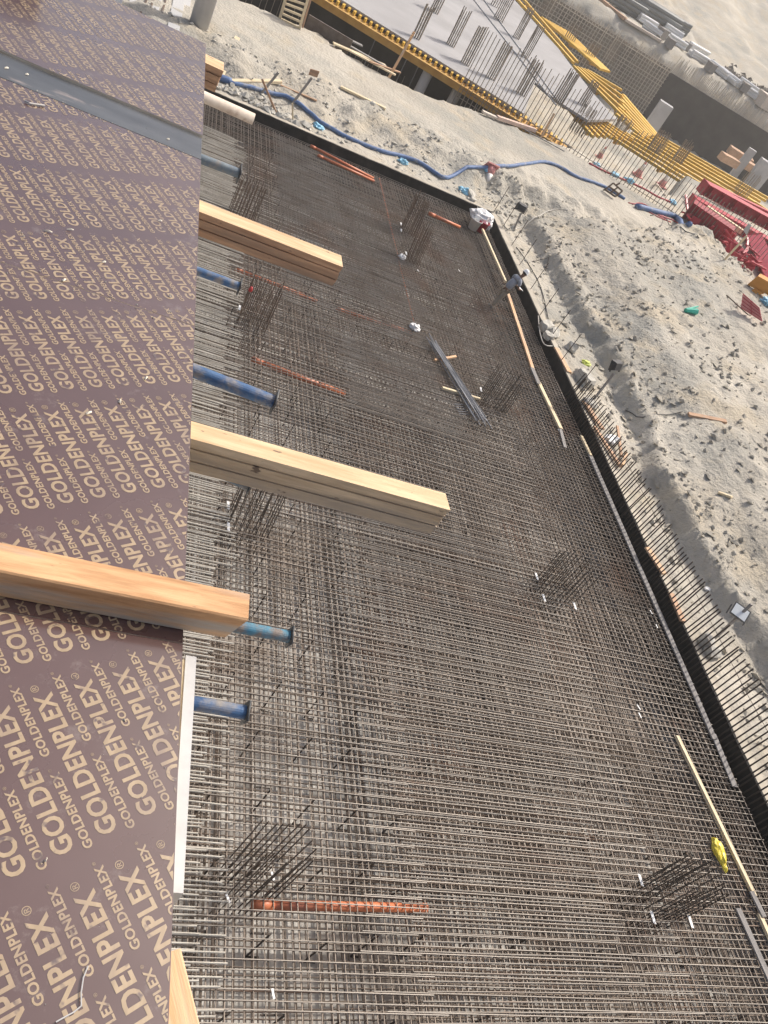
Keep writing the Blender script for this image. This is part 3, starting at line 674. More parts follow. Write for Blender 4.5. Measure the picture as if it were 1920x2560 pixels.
# local frame: +x = the way the worker faces
skin_mesh('body', [((-.02, 0, .93), .035), ((.05, 0, 1.10), (.06, .07)), ((.19, 0, 1.30), (.10, .12)), ((.29, 0, 1.42), (.06, .08)), ((.35, 0, 1.49), .055), ((.41, 0, 1.57), (.075, .085)), ((.45, 0, 1.66), (.09, .095)), ((.46, 0, 1.72), .06),
    ((.24, .19, 1.38), .05), ((.30, .24, 1.14), .05), ((.48, .16, 1.05), .04), ((.55, .13, 1.04), .035),
    ((.24, -.19, 1.38), .05), ((.28, -.25, 1.14), .05), ((.47, -.18, 1.06), .04), ((.54, -.15, 1.05), .035),
    ((-.02, .10, .86), .04), ((.03, .11, .48), .05), ((-.03, .11, .10), .045), ((-.02, -.10, .86), .04), ((-.16, -.11, .48), .05), ((-.30, -.12, .13), .045)],
    [(0, 1), (1, 2), (2, 3), (3, 4), (4, 5), (5, 6), (6, 7), (3, 8), (8, 9), (9, 10), (10, 11), (3, 12), (12, 13), (13, 14), (14, 15), (0, 16), (16, 17), (17, 18), (0, 19), (19, 20), (20, 21)], SKINM, wk)
skin_mesh('shirt', [((.0, 0, .90), (.15, .175)), ((.08, 0, 1.14), (.15, .175)), ((.20, 0, 1.31), (.16, .19)), ((.29, 0, 1.43), (.10, .13)), ((.24, .20, 1.385), .088), ((.28, .235, 1.22), .075), ((.24, -.20, 1.385), .088), ((.265, -.245, 1.22), .075)], [(0, 1), (1, 2), (2, 3), (3, 4), (4, 5), (3, 6), (6, 7)], SHIRT, wk)
skin_mesh('trousers', [((-.02, 0, .95), (.14, .165)), ((-.02, .105, .84), .115), ((.03, .115, .48), .085), ((-.03, .115, .12), .072), ((-.02, -.105, .84), .115), ((-.16, -.115, .48), .085), ((-.30, -.12, .15), .072)], [(0, 1), (1, 2), (2, 3), (0, 4), (4, 5), (5, 6)], TROU, wk)
for (x, y, z) in ((-.03, .115, .05), (-.31, -.12, .06)):
    skin_mesh('boot', [((x - .05, y, z), (.055, .05)), ((x + .06, y, z - .01), (.05, .045)), ((x + .17, y, z - .02), (.045, .035)), ((x - .03, y, z + .09), .052)], [(0, 1), (1, 2), (0, 3)], BOOT, wk)
for sy in (1, -1):
    hx, hy, hz = (.55, .13 * sy if sy > 0 else -.15, 1.04)
    mbv = [((hx, hy, hz), (.02, .036)), ((hx + .07, hy - .01 * sy, hz - .015), (.016, .042))]; ed = [(0, 1)]
    hand = skin_mesh('hand', mbv, ed, SKINM, wk)
    for k in range(4):
        fy = hy - .01 * sy + (k - 1.5) * .021; L = (.068, .08, .085, .062)[k]
        skin_mesh('finger', [((hx + .06, fy, hz - .012), .010), ((hx + .06 + L * .55, fy, hz - .03), .009), ((hx + .06 + L, fy, hz - .065), .008)], [(0, 1), (1, 2)], SKINM, hand, sub=1)
    skin_mesh('thumb', [((hx + .015, hy - .035 * sy, hz - .005), .011), ((hx + .055, hy - .062 * sy, hz - .02), .010), ((hx + .085, hy - .06 * sy, hz - .04), .008)], [(0, 1), (1, 2)], SKINM, hand, sub=1)
mb = blob((0, 0, 0), (.115, .095, .10), 1, 0.0); obj('hair', mb, HAIR, wk, smooth=True, M=wk.matrix_basis @ Matrix.Translation((.435, 0, 1.70)) @ Matrix.Rotation(.5, 4, 'Y'))
for sy in (1, -1): obj('ear', blob((.44, .095 * sy, 1.655), (.022, .014, .034), 2, 0, 2), SKINM, wk, smooth=True, M=wk.matrix_basis)
obj('nose', blob((.545, 0, 1.655), (.022, .016, .026), 2, 0, 2), SKINM, wk, smooth=True, M=wk.matrix_basis)
n_ = 24; prof = [(.152, -.01), (.150, .0), (.132, .012), (.13, .05), (.115, .10), (.08, .135), (.04, .15), (.001, .155)]; vs = []; fs = []
for i, (r, z) in enumerate(prof): vs += [((r + (.055 if i < 2 and math.cos(6.2832 * k / n_) > .3 else 0) * max(0, math.cos(6.2832 * k / n_))) * math.cos(6.2832 * k / n_), r * .9 * math.sin(6.2832 * k / n_), z) for k in range(n_)]
for i in range(len(prof) - 1):
    for k in range(n_): fs.append((i * n_ + k, i * n_ + (k + 1) % n_, (i + 1) * n_ + (k + 1) % n_, (i + 1) * n_ + k))
obj('helmet', MB().add(vs, fs), HELM, wk, smooth=True, M=wk.matrix_basis @ Matrix.Translation((.45, 0, 1.70)) @ Matrix.Rotation(.5, 4, 'Y'))
obj('paper_sheet', MB().box((0, 0, 0), (.2, .28, .01)), PAPER, label='white sheet of paper in the hands of the worker', cat='paper', M=wk.matrix_basis @ Matrix.Translation((.66, -.01, 1.03)) @ Matrix.Rotation(.3, 4, 'Y'))

# ---------------------------------------------------------------- wall starter bars
rt = root('wall_starter_bars', skew(-.15, -20, 0), 'row of dark vertical starter bars along the membrane wall', 'rebar')
v = -13.6
while v > -37:
    yv = CO.y + v; t = 1.92 - .045 * max(0, yv - 9) + jit(.05); p = skew(-.10 + jit(.015), v + jit(.012), -.2); bar('starter_bar', p, p + Vector((jit(.02) + .05, jit(.02), t)), .0195, STEEL_K, rt); v -= .152
a = skew(-.06, -13.2, .92); b = skew(-.04, -37, 1.42); pts = [a.lerp(b, i / 14) + Vector((jit(.01), 0, jit(.02))) for i in range(15)]
obj('tie_bar', MB().tube(pts, .007, 5), STEEL_K, rt)
for k, (px, py) in enumerate([(1234, 530), (1255, 570), (1278, 615), (1297, 665), (1325, 725), (1348, 790), (1375, 845), (1400, 905), (1432, 985)]):
    p = at(px, py, .25); bar('starter_bar', p, p + Vector((.05, .05, 1.35)), .016, STEEL_K, label=['corner', 'second', 'third', 'fourth', 'fifth', 'sixth', 'seventh', 'eighth', 'ninth'][k] + ' single dark bar on the wall ledge counted from the buckets', cat='rebar', group='single bars along the wall ledge')
# ---------------------------------------------------------------- things on the banks
FLEX = mat('blue_hose', (.07, .13, .28), (.11, .19, .36), 6, .6, c3=(.30, .30, .30), s3=3, lo3=.55, hi3=.75)
def hose(pix, r, m, name, label, cat='hose', off=.0, zs=None, sub=4):
    pts = [ground_at(*q) for q in pix]; out = []
    for i in range(len(pts) - 1):
        p0, p1, p2, p3 = pts[max(i - 1, 0)], pts[i], pts[i + 1], pts[min(i + 2, len(pts) - 1)]
        for k in range(sub):
            t = k / sub; q = .5 * ((2 * p1) + (p2 - p0) * t + (2 * p0 - 5 * p1 + 4 * p2 - p3) * t * t + (3 * p1 - p0 - 3 * p2 + p3) * t ** 3); out.append(q)
    out.append(pts[-1]); out = [Vector((q.x, q.y, gz(q.x, q.y) + r * .8 + off)) for q in out]
    for _ in range(2): out = [out[0]] + [Vector((b.x, b.y, max(b.z, (a.z + c.z) / 2))) for a, b, c in zip(out, out[1:], out[2:])] + [out[-1]]
    return obj(name, MB().tube(out, r, 10), m, smooth=True, label=label, cat=cat)
hose([(538, 198), (575, 212)], .15, FLEX, 'hose', 'thicker blue hose end beside the orange brown beam')
hose([(570, 210), (640, 228), (700, 245), (740, 262), (775, 290), (800, 312), (850, 340), (900, 362), (960, 385), (1000, 395), (1050, 412), (1085, 436), (1110, 447), (1140, 440), (1180, 424), (1220, 425), (1270, 422), (1320, 412), (1360, 408), (1400, 422), (1430, 440), (1470, 455), (1510, 470), (1560, 500)], .09, FLEX, 'hose', 'long blue hose winding along the sand bank')
hose([(1588, 520), (1640, 534), (1690, 552), (1720, 566)], .16, FLEX, 'hose', 'dark blue hose running to the red steel girders')
THIN = mat('red_hose', (.42, .05, .06), None, rough=.5); CABLE = mat('pale_cable', (.55, .52, .46), None, rough=.6); BLK = mat('black_cable', (.04, .04, .04), None, rough=.6)
hose([(1472, 410), (1500, 425), (1540, 442), (1590, 465), (1640, 492), (1680, 508)], .06, THIN, 'cable', 'red cable lying on the haul track beside the cones', 'cable')
hose([(1192, 515), (1200, 535), (1215, 545), (1232, 535), (1250, 548), (1270, 575), (1300, 570), (1335, 545), (1370, 530), (1420, 525)], .02, CABLE, 'cable', 'thin pale cable looping from the raft corner over the mound', 'cable')
hose([(1345, 790), (1348, 830), (1360, 862), (1385, 866)], .02, CABLE, 'cable', 'thin grey cable looping along the wall ledge', 'cable')
hose([(1290, 620), (1325, 670), (1350, 720), (1370, 800)], .02, BLK, 'cable', 'black cable along the foot of the mound', 'cable')
hose([(1560, 1030), (1600, 1050), (1660, 1040), (1705, 1030)], .018, BLK, 'cable', 'thin dark rod lying from the starter bars onto the mound', 'rod')
hose([(1625, 540), (1660, 545), (1700, 570), (1760, 590)], .025, BLK, 'cable', 'black cable on the mound crest below the blue hose', 'cable')
TARP = mat('light_blue_plastic', (.20, .48, .66), (.30, .58, .74), 8, .5); PINK = mat('faded_cone', (.62, .26, .24), None, rough=.6); WHT = mat('cone_white', (.78, .74, .70), None, rough=.6); GREEN = mat('green_plastic', (.03, .42, .30), None, rough=.4)
def scrap(px, py, s, m, nm, label, cat, fl=.5):
    p = ground_at(px, py); obj(nm, blob(p + Vector((0, 0, s * fl * .5)), (s, s * .7, s * fl), px, .6), m, label=label, cat=cat)
for px, py, s, lab in [(795, 322, .28, 'light blue plastic scrap between rubble and hose'), (1006, 408, .25, 'light blue plastic scrap under the hose bend'), (1158, 480, .3, 'blue can lying on the wall ledge near the corner'), (1218, 430, .22, 'light blue tie on the hose by the fallen cone'), (1490, 416, .3, 'light blue wrap at the start of the red cable'), (1535, 440, .32, 'light blue wrap on the red cable by the first cone'), (1570, 455, .35, 'light blue wrap on the red cable by the second cone'), (1680, 508, .3, 'light blue wrap where the red cable meets the girders'), (1845, 565, .55, 'light blue sheet between the girders'), (1915, 760, .4, 'light blue scrap beside the pink panel')]: scrap(px, py, s, TARP, 'plastic_scrap', lab, 'plastic')
a, b, c = ground_at(1710, 780), ground_at(1740, 772), ground_at(1738, 784)
mb = MB().tube([a + Vector((0, 0, .1)), b + Vector((0, 0, .12))], [.09, .04], 6); mb.tube([a + Vector((0, 0, .1)), c + Vector((0, 0, .1))], [.10, .14], 6)
obj('green_netting', mb, GREEN, label='bright green scrap of netting on the mound', cat='netting')
scrap(1462, 910, .2, mat('lime_scrap', (.55, .62, .1), None, rough=.5), 'plastic_scrap', 'yellow green bag in the trench by the first floodlight', 'bag')
def cone(px, py, tilt, label, s=1.0):
    p = ground_at(px, py); rt = root('traffic_cone', p, label, 'cone', 'faded traffic cones'); Mx = Matrix.Translation(p) @ tilt @ Matrix.Scale(s, 4)
    obj('base', MB().box((0, 0, .03), (.62, .62, .06)), PINK, rt, M=Mx); obj('lower_cone', MB().tube([(0, 0, .06), (0, 0, .42)], [.27, .17], 16), PINK, rt, M=Mx, smooth=True)
    obj('white_band', MB().tube([(0, 0, .42), (0, 0, .80)], [.175, .085], 16), WHT, rt, M=Mx, smooth=True); obj('tip', MB().tube([(0, 0, .80), (0, 0, 1.0)], [.082, .04], 16), PINK, rt, M=Mx, smooth=True)
I4 = Matrix.Identity(4)
cone(1497, 395, I4, 'faded pink cone at the start of the red cable', 1.3); cone(1592, 440, I4, 'faded pink and white cone between two others on the pit edge', 1.7); cone(1652, 465, I4, 'faded pink and white cone nearest the red girders', 1.7)
cone(1222, 440, Matrix.Rotation(2.3, 4, 'X') @ Matrix.Translation((0, 0, -.5)), 'fallen faded cone below the blue hose', 1.1)
# planks and sticks on the far bank
def lay(px0, px1, wd, ht, m, label, nm='loose_plank', dz=.02, z=None):
    a, b = (ground_at(*px0), ground_at(*px1)) if z is None else (at(*px0, z), at(*px1, z)); a.z += dz; b.z += dz; return plank(nm, a, b, wd, ht, m, label=label, cat='plank', group='loose planks on the sand')
def stick(px0, pxt, h, wd, m, label, nm='stake', cat='stake', group=None, z=None):
    a = ground_at(*px0) if z is None else at(*px0, z); d = a - Vector((0, 0, 0)); nrm = Vector((a.x, a.y, 0)).normalized(); b = atp(*pxt, a, nrm); a2 = a - (b - a).normalized() * .1
    return plank(nm, a2, b, wd, wd * .5, m, label=label, cat=cat, group=group, up=(0, 1, 0.1))
lay((577, 208), (700, 210), .22, .12, WOOD_P, 'pale yellow plank beside the thick hose end')
lay((552, 192), (592, 98), .24, .08, WOOD_P, 'long grey yellow plank standing away from the orange brown beam')
lay((850, 222), (962, 276), .2, .1, WOOD_P, 'yellow plank lying alone on the sand slope')
lay((700, 218), (790, 256), .10, .06, WOOD_B, 'thin brown batten below the signboard stake')
for k, (q0, q1, wd, m) in enumerate([((832, 112), (962, 168), .3, WOOD_P), ((835, 100), (960, 172), .22, WOOD_G), ((870, 135), (985, 196), .2, WOOD_P), ((920, 165), (996, 192), .14, WOOD_B), ((838, 98), (900, 128), .3, WOOD_G)]):
    lay(q0, q1, wd, .07, m, ['wide yellow board in the plank pile by the dark void', 'grey board on top of the plank pile by the void', 'yellow board reaching to the leaning prop post', 'thin brown batten at the end of the plank pile', 'short grey board at the head of the plank pile'][k], dz=.05 + .05 * k, z=1.08)
stick((692, 288), (655, 198), 1, .09, WOOD_B, 'brown stake crossing another in an X on the rubble')
stick((652, 236), (696, 182), 1, .1, WOOD_G, 'grey brown stake leaning across in an X on the rubble')
stick((732, 308), (731, 258), 1, .07, WOOD_P, 'short pale stake at the foot of the signboard')
sb = stick((731, 260), (780, 195), 1, .1, WOOD_G, 'grey stake carrying a small brown board')
a = ground_at(731, 260); nrm = Vector((a.x, a.y, 0)).normalized()
q = [atp(*k, a, nrm) for k in [(776, 172), (799, 179), (793, 194), (771, 187)]]
mb = MB().add(q + [p_ + nrm * .05 for p_ in q], [(0, 1, 2, 3), (7, 6, 5, 4), (0, 4, 5, 1), (1, 5, 6, 2), (2, 6, 7, 3), (3, 7, 4, 0)])
obj('small_board', mb, WOOD_B, label='small blank brown board on a grey stake above the hose', cat='board')
stick((975, 190), (1036, 80), 1, .13, WOOD_O, 'orange timber post leaning against the slab edge', 'prop_post', z=1.0); stick((1352, 345), (1386, 284), 1, .13, WOOD_O, 'orange timber post under the slab corner', 'prop_post', z=1.0)
lay((1205, 282), (1240, 298), .3, .12, CREAM, 'short pinkish log on the pit edge', 'log', z=1.1); lay((1240, 298), (1335, 330), .26, .2, mat('pink_roll', (.60, .42, .33), (.72, .55, .45), 4, .8), 'pinkish rolled tarpaulin along the pit edge', 'roll', z=1.1); lay((1310, 325), (1410, 380), .08, .05, WOOD_G, 'thin grey batten beyond the rolled tarpaulin', z=1.1)
scrap(1362, 342, .45, mat('pale_rag', (.72, .5, .45), (.8, .72, .66), 4, .8), 'rag', 'crumpled pink rag at the foot of the prop post', 'rag', 1.0)
# crate frame on the track
a = ground_at(1520, 488); rt = root('wooden_frame', a, 'small open grid frame standing on the haul track', 'frame'); nrm = Vector((a.x, a.y, 0)).normalized()
P_ = lambda x, y: atp(x, y, a, nrm)
for (q0, q1) in [((1512, 474), (1533, 458)), ((1512, 474), (1538, 492)), ((1533, 458), (1556, 478)), ((1538, 492), (1556, 478)), ((1525, 483), (1545, 468)), ((1522, 466), (1547, 485)), ((1512, 474), (1508, 476)), ((1540, 463), (1550, 458))]:
    plank('bar', P_(*q0), P_(*q1), .09, .09, STEEL_R, rt, up=nrm)
# light masts: floodlight head on a timber stake
LAMP = mat('floodlight_black', (.025, .025, .028), (.05, .05, .05), 6, .5); GLASS = mat('floodlight_glass', (.74, .77, .77), None, rough=.35, spec=.6)
def floodlight(base, top, head, label, tilt, yaw):
    a = ground_at(*base); nrm = Vector((a.x, a.y, 0)).normalized(); t = atp(*top, a, nrm); rt = root('floodlight', a, label, 'floodlight', 'site floodlights on stakes')
    d = (t - a); plank('stake', a - d.normalized() * .15, a + d * 1.0, .085, .05, WOOD_G, rt, up=(0, 1, .2))
    c = atp(*head, a, nrm); Mx = Matrix.Translation(c) @ Matrix.Rotation(yaw, 4, 'Z') @ Matrix.Rotation(tilt, 4, 'X') @ Matrix.Scale(1.15, 4)
    mb = MB().add([(-.22, -.09, -.17), (.22, -.09, -.17), (.22, -.09, .17), (-.22, -.09, .17), (-.15, .09, -.11), (.15, .09, -.11), (.15, .09, .11), (-.15, .09, .11)], [(0, 1, 2, 3), (7, 6, 5, 4), (0, 4, 5, 1), (1, 5, 6, 2), (2, 6, 7, 3), (3, 7, 4, 0)])
    hd = obj('housing', mb, LAMP, rt, M=Mx)
    obj('glass', MB().box((0, -.094, 0), (.38, .006, .28)), GLASS, hd, M=Mx)
    for x in (-.24, .24): obj('bracket', MB().box((x, 0, -.06), (.015, .05, .26)), LAMP, hd, M=Mx)
floodlight((1478, 1008), (1535, 935), (1541, 915), 'floodlight on a stake beside the concrete blocks', .35, math.radians(205))
floodlight((1785, 1600), (1880, 1512), (1846, 1532), 'floodlight on a stake leaning over the starter bars, glass lit by the sky', -.95, math.radians(-35))
floodlight((1283, 578), (1302, 535), (1304, 520), 'floodlight on a stake near the raft corner', .2, math.radians(160))
# broken concrete blocks and rubble along the ledge
def stone(px, py, s, seed, label, m=ROCK):
    p = ground_at(px, py); bm = bmesh.new(); bmesh.ops.create_cube(bm, size=1); bmesh.ops.subdivide_edges(bm, edges=bm.edges[:], cuts=2, use_grid_fill=True); random.seed(seed)
    for v_ in bm.verts: v_.co = v_.co.lerp(v_.co.normalized() * .62, .35) + Vector((jit(.05), jit(.05), jit(.05)))
    Mx = Matrix.Rotation(random.random() * 3, 3, 'Z') @ Matrix.Rotation(random.random() * .6, 3, 'X'); sx, sy = random.uniform(.8, 1.3), random.uniform(.6, 1.0)
    mb = MB().add([Mx @ Vector((v_.co.x * s * sx, v_.co.y * s * sy, v_.co.z * s * .7)) + p + Vector((0, 0, s * .22)) for v_ in bm.verts], [tuple(v_.index for v_ in f_.verts) for f_ in bm.faces]); bm.free()
    obj('concrete_block', mb, m, label=label, cat='concrete block', group='broken concrete blocks along the wall')
for k, (x, y, s, lab) in enumerate([(1466, 1014, .42, 'squared broken block left of the stake foot'), (1478, 1022, .3, 'small pale block at the stake foot'), (1362, 822, .5, 'large pale broken block on the ledge above the cable loop'), (1380, 838, .45, 'large grey broken block next to the pale one'), (1368, 845, .35, 'flat broken block under the grey one'), (1455, 955, .7, 'big rough lump in the trench'), (1425, 875, .5, 'rough lump beside the orange plank'), (1760, 1610, .45, 'white broken block among the starter bars'), (1775, 1635, .4, 'second white broken block among the starter bars'), (1280, 575, .3, 'small block at the foot of the corner floodlight'), (1173, 490, .4, 'pale block near the blue can'), (1180, 503, .3, 'small pale block on the ledge')]): stone(x, y, s, k + 40, lab)
random.seed(11)
def pebbles(n, region, smin, smax, name, m, label):
    mb = MB(); made = 0
    base = [Vector(p_) for p_ in ((0, 0, 1), (.9, 0, .2), (.28, .85, .2), (-.72, .53, .2), (-.72, -.53, .2), (.28, -.85, .2), (0, 0, -.5))]
    fcs = [(0, 1, 2), (0, 2, 3), (0, 3, 4), (0, 4, 5), (0, 5, 1), (6, 2, 1), (6, 3, 2), (6, 4, 3), (6, 5, 4), (6, 1, 5)]
    while made < n:
        u, v_ = region(); x, y = uv2xy(u, v_); z = tz(u, v_)
        s = smin + (smax - smin) * random.random() ** 4.5
        Mx = Matrix.Rotation(random.random() * 6.3, 3, 'Z') @ Matrix.Rotation(jit(.4), 3, 'X') @ Matrix.Diagonal((s * random.uniform(.6, 1.5), s * random.uniform(.5, 1), s * random.uniform(.4, .9)))
        mb.add([Mx @ (b_ + Vector((jit(.15), jit(.15), jit(.12)))) + Vector((x, y, z + s * .1)) for b_ in base], fcs); made += 1
    obj(name, mb, m, kind='stuff', label=label)
def r_mound():
    while True:
        u, v_ = random.uniform(.4, 17), random.uniform(-34, 4)
        c_ = noise.noise(Vector((u * .35, v_ * .35, 0)))
        edge = math.exp(-abs(u - interp(MLOW, v_) - .7) * 1.2)
        if random.random() < .18 + 1.3 * max(0, c_) + .7 * edge: return u, v_
pebbles(9000, r_mound, .02, .17, 'clods', CLOD, 'loose dry clods scattered over the mound')
def r_far():
    while True:
        u, v_ = random.uniform(-17, 1.5), random.uniform(.35, 5)
        if noise.noise(Vector((u * .5, v_ * .5, 4))) > random.uniform(-.6, .5): return u, v_
pebbles(1300, r_far, .03, .15, 'gravel', ROCK, 'grey stones and gravel along the far ledge')
RUB = [at(*q, .35) for q in [(560, 225), (640, 262), (690, 285), (760, 320), (620, 240)]]
def r_rub():
    p = random.choice(RUB); x, y = p.x + jit(.8), p.y + abs(jit(.35)); v_ = y - CO.y; u = x - CO.x
    return min(u, 1), max(.45, v_ - .036 * u)
pebbles(260, r_rub, .08, .26, 'rubble', ROCK, 'heap of broken grey rubble between membrane wall and hose')
# trench litter
lay((1455, 1010), (1500, 1080), .2, .06, WOOD_B, 'brown plank lying behind the first starter bars', dz=.1); lay((1480, 1075), (1545, 1175), .12, .07, WOOD_B, 'brown batten of the triangular frame behind the bars', dz=.1)
lay((1535, 1075), (1545, 1150), .10, .06, WOOD_B, 'upright brown batten of the triangular frame behind the bars', dz=.15); lay((1545, 1175), (1555, 1145), .10, .06, WOOD_O, 'short orange batten closing the triangular frame', dz=.2)
lay((1388, 875), (1420, 935), .22, .06, WOOD_O, 'orange plank along the ledge by the rough lumps', dz=.05); lay((1612, 1375), (1655, 1440), .22, .06, WOOD_O, 'orange plank in the trench behind the bars', dz=.06); lay((1670, 1490), (1700, 1560), .2, .06, WOOD_B, 'rusty plank on the ledge behind the long grey plank', dz=.08)
lay((1718, 1040), (1812, 1058), .2, .09, WOOD_B, 'brown plank lying alone on the mound'); lay((1795, 1235), (1828, 1247), .14, .07, WOOD_P, 'short pale batten on the mound'); lay((1815, 740), (1868, 790), .05, .05, STEEL_R, 'thin rod lying towards the pink panel', 'rod')
scrap(1528, 1105, .3, PAPER, 'sack', 'small pale sack inside the triangular frame', 'sack'); scrap(1768, 1476, .12, PAPER, 'paper_scrap', 'tiny white scrap beyond the starter bar tips', 'paper')
bar('bent_bar', ground_at(1330, 655), ground_at(1365, 655) + Vector((0, 0, .2)), .018, STEEL_K, label='thin dark bar propped at the foot of the mound', cat='rebar'); bar('bent_bar', ground_at(1365, 655) + Vector((0, 0, .2)), ground_at(1363, 678), .018, STEEL_K, label='short dark bar hanging at the foot of the mound', cat='rebar')
# ---------------------------------------------------------------- the building beyond the track
YEL = mat('yellow_formwork', (.62, .36, .03), (.74, .47, .06), 1.5, .6, rnd=.1); BROWN_F = mat('ochre_edge_board', (.46, .26, .06), (.58, .36, .10), 1.2, .7)
SLABM = mat('pale_slab', (.345, .335, .33), (.41, .40, .395), .25, .8, c3=(.30, .29, .285), s3=.12, lo3=.5, hi3=.7, spec=.25)
FAR_R = mat('far_rebar', (.30, .26, .21), (.22, .18, .14), 1, .8, rnd=.2); FAR_G = mat('beige_rebar', (.56, .50, .41), (.44, .39, .32), .8, .85, rnd=.2); SHOT = mat('sprayed_soil_face', (.20, .175, .145), (.30, .265, .215), .4, .95)
ZS = 1.3
def pl(px, py): return at(px, py, ZS)
NF = (pl(1370, 322) - pl(855, 0)).normalized(); NN = Vector((NF.y, -NF.x, 0))       # along / out of the slab front
F0 = pl(855, 0); FL = (pl(1310, 284) - F0).length
poly = [pl(855, 0) - NF * 14, pl(1310, 284), pl(1338, 205), pl(1388, 248), pl(1470, 300), pl(1540, 298), pl(1482, 232), pl(1430, 166), pl(1395, 120), pl(1340, 60), pl(1282, -5), pl(1225, -70)]
poly.append(poly[-1] - NF * 55); poly.append(poly[0] + (poly[-1] - poly[-2]).normalized() * 1 - NN * 30)
slab = root('concrete_slab', pl(1100, 120), 'pale grey floor slab on yellow formwork beyond the haul track', 'slab')
obj('deck', MB().slab(poly, ZS - .18, ZS), SLABM, slab)
a = F0 - NF * 14; b = pl(1310, 284) + NF * 3.4
obj('edge_board', MB().prism([(-.05, -.85), (.05, -.85), (.05, -.38), (-.05, -.38)], a + NN * .32, b + NN * .32), BROWN_F, slab)
n = int((b - a).length / .38)
me = MB().box((0, 0, 0), (.14, .7, .22)).mesh('beam_end')
obj('soffit_board', MB().prism([(-.9, -.36), (.42, -.36), (.42, -.33), (-.9, -.33)], a, b), BROWN_F, slab)
for i in range(n):
    p = a + NF * (i * .38 + .2) + NN * .10 + Vector((0, 0, -.20 + jit(.015)))
    M = Matrix.Translation(p) @ Matrix.Rotation(math.atan2(NF.y, NF.x), 4, 'Z'); link('beam_end', me, YEL, slab, M)
# basement below: dark wall, columns, props, floor dowels
obj('basement_wall', MB().box(F0 + NF * 12 - NN * 3.2 + Vector((0, 0, -4.3)), (70, .3, 6.9), Matrix.Rotation(math.atan2(NF.y, NF.x), 3, 'Z')), MEMB_HAZE, label='black basement wall in the shade under the slab', cat='wall')
for k, (px, py, r) in enumerate([(1083, 150, .33), (1160, 190, .3), (1275, 262, .28)]):
    p = pl(px, py) - NN * .9; obj('round_column', MB().tube([p + Vector((0, 0, PIT2 - 1.3)), p + Vector((0, 0, -.31))], r, 16), CONC, smooth=True, label=['grey round column under the slab beside the prop post', 'dark round column under the slab between two grey ones', 'grey round column near the slab corner'][k], cat='column')
for k, (px, py) in enumerate([(948, 60), (1030, 108), (1060, 128), (1180, 205), (1215, 225)]):
    p = pl(px, py) - NN * 1.2; o = root('steel_prop', p + Vector((0, 0, -6)), ['thin steel prop above the plank pile', 'thin steel prop right of the leaning prop post', 'thin steel prop left of the first round column', 'thin steel prop right of the dark round column', 'thin steel prop before the tall wall bars'][k], 'prop', 'steel props under the slab')
    bar('outer_tube', p + Vector((0, 0, -7.2)), p + Vector((0, 0, -3.5)), .05, FAR_R, o); bar('inner_tube', p + Vector((0, 0, -3.5)), p + Vector((0, 0, -.6)), .035, BUND, o); obj('collar', MB().tube([p + Vector((0, 0, -3.6)), p + Vector((0, 0, -3.35))], .09, 8), BUND, o)
rt = root('wall_dowels', F0 - NN * .4 + Vector((0, 0, -6)), 'row of thin dowel bars standing in the dark void', 'rebar')
for i in range(46):
    p = F0 + NF * (-6 + i * .42) - NN * .6; bar('dowel', p + Vector((0, 0, -7)), p + Vector((jit(.05), 0, -1.9 - .7 * random.random())), .018, FAR_R, rt, n=4)
# tall wall reinforcement in front of the slab
rt = root('wall_reinforcement', pl(1250, 250) + NN * .8, 'tall open grid of wall bars standing before the slab corner', 'rebar')
s0 = (pl(1165, 192) - F0).dot(NF); W0 = F0 + NN * .75
for i in range(88):
    p = W0 + NF * (s0 + i * .27); top = ZS + (2.9 if i < 52 else 2.0) + jit(.1); bar('rebar', Vector((p.x, p.y, -6)), Vector((p.x + jit(.03), p.y, top)), .027, FAR_R, rt, n=4)
for k in range(14):
    z = -5 + k * .48; bar('tie_bar', Vector(W0 + NF * s0).to_2d().to_3d() + Vector((0, 0, z)), Vector(W0 + NF * (s0 + 24)).to_2d().to_3d() + Vector((0, 0, z + jit(.05))), .02, FAR_R, rt, n=4)
def cage_far(base, top, w_, nx, label, z=ZS, m=FAR_R, r=.034):
    p = at(*base, z); nrm = Vector((p.x, p.y, 0)).normalized(); h = atp(*top, p, nrm).z - z
    cage(p, w_, w_ * .7, max(1.2, h), nx, 3, r, m, label, rz=math.atan2(NF.y, NF.x), ties=[.3 + .5 * k for k in range(int(max(1.2, h) / .5))], z0=-.1, tape=0, group='column starter cages on the far building')
cage_far((1126, 113), (1163, 22), .55, 5, 'slim starter cage nearest the middle of the pale slab'); cage_far((1162, 160), (1205, 68), .55, 5, 'slim starter cage rising from the slab front edge')
cage_far((1245, 50), (1285, -40), .8, 6, 'wide starter cage beside the white rails'); cage_far((1311, 143), (1353, 66), .55, 5, 'slim starter cage next to the yellow deck edge'); cage_far((1392, 256), (1436, 178), .7, 6, 'starter cage behind the wall bars by the yellow wedge')
cage_far((1085, 30), (1112, -45), .6, 5, 'starter cage at the back of the slab left of the white rails'); cage_far((1290, 95), (1325, 20), .5, 5, 'slim starter cage between the white rails and the deck edge'); cage_far((1225, 195), (1268, 110), .55, 5, 'starter cage among the tall wall bars'); cage_far((1300, 235), (1345, 150), .6, 5, 'starter cage close to the slab pocket'); cage_far((1040, 95), (1072, 15), .45, 4, 'thin starter cage above the leaning prop post')
cage_far((1455, 262), (1490, 205), .6, 5, 'starter cage on the narrow slab tongue'); cage_far((1235, 15), (1250, -30), .6, 4, 'short cage in the slab pocket')
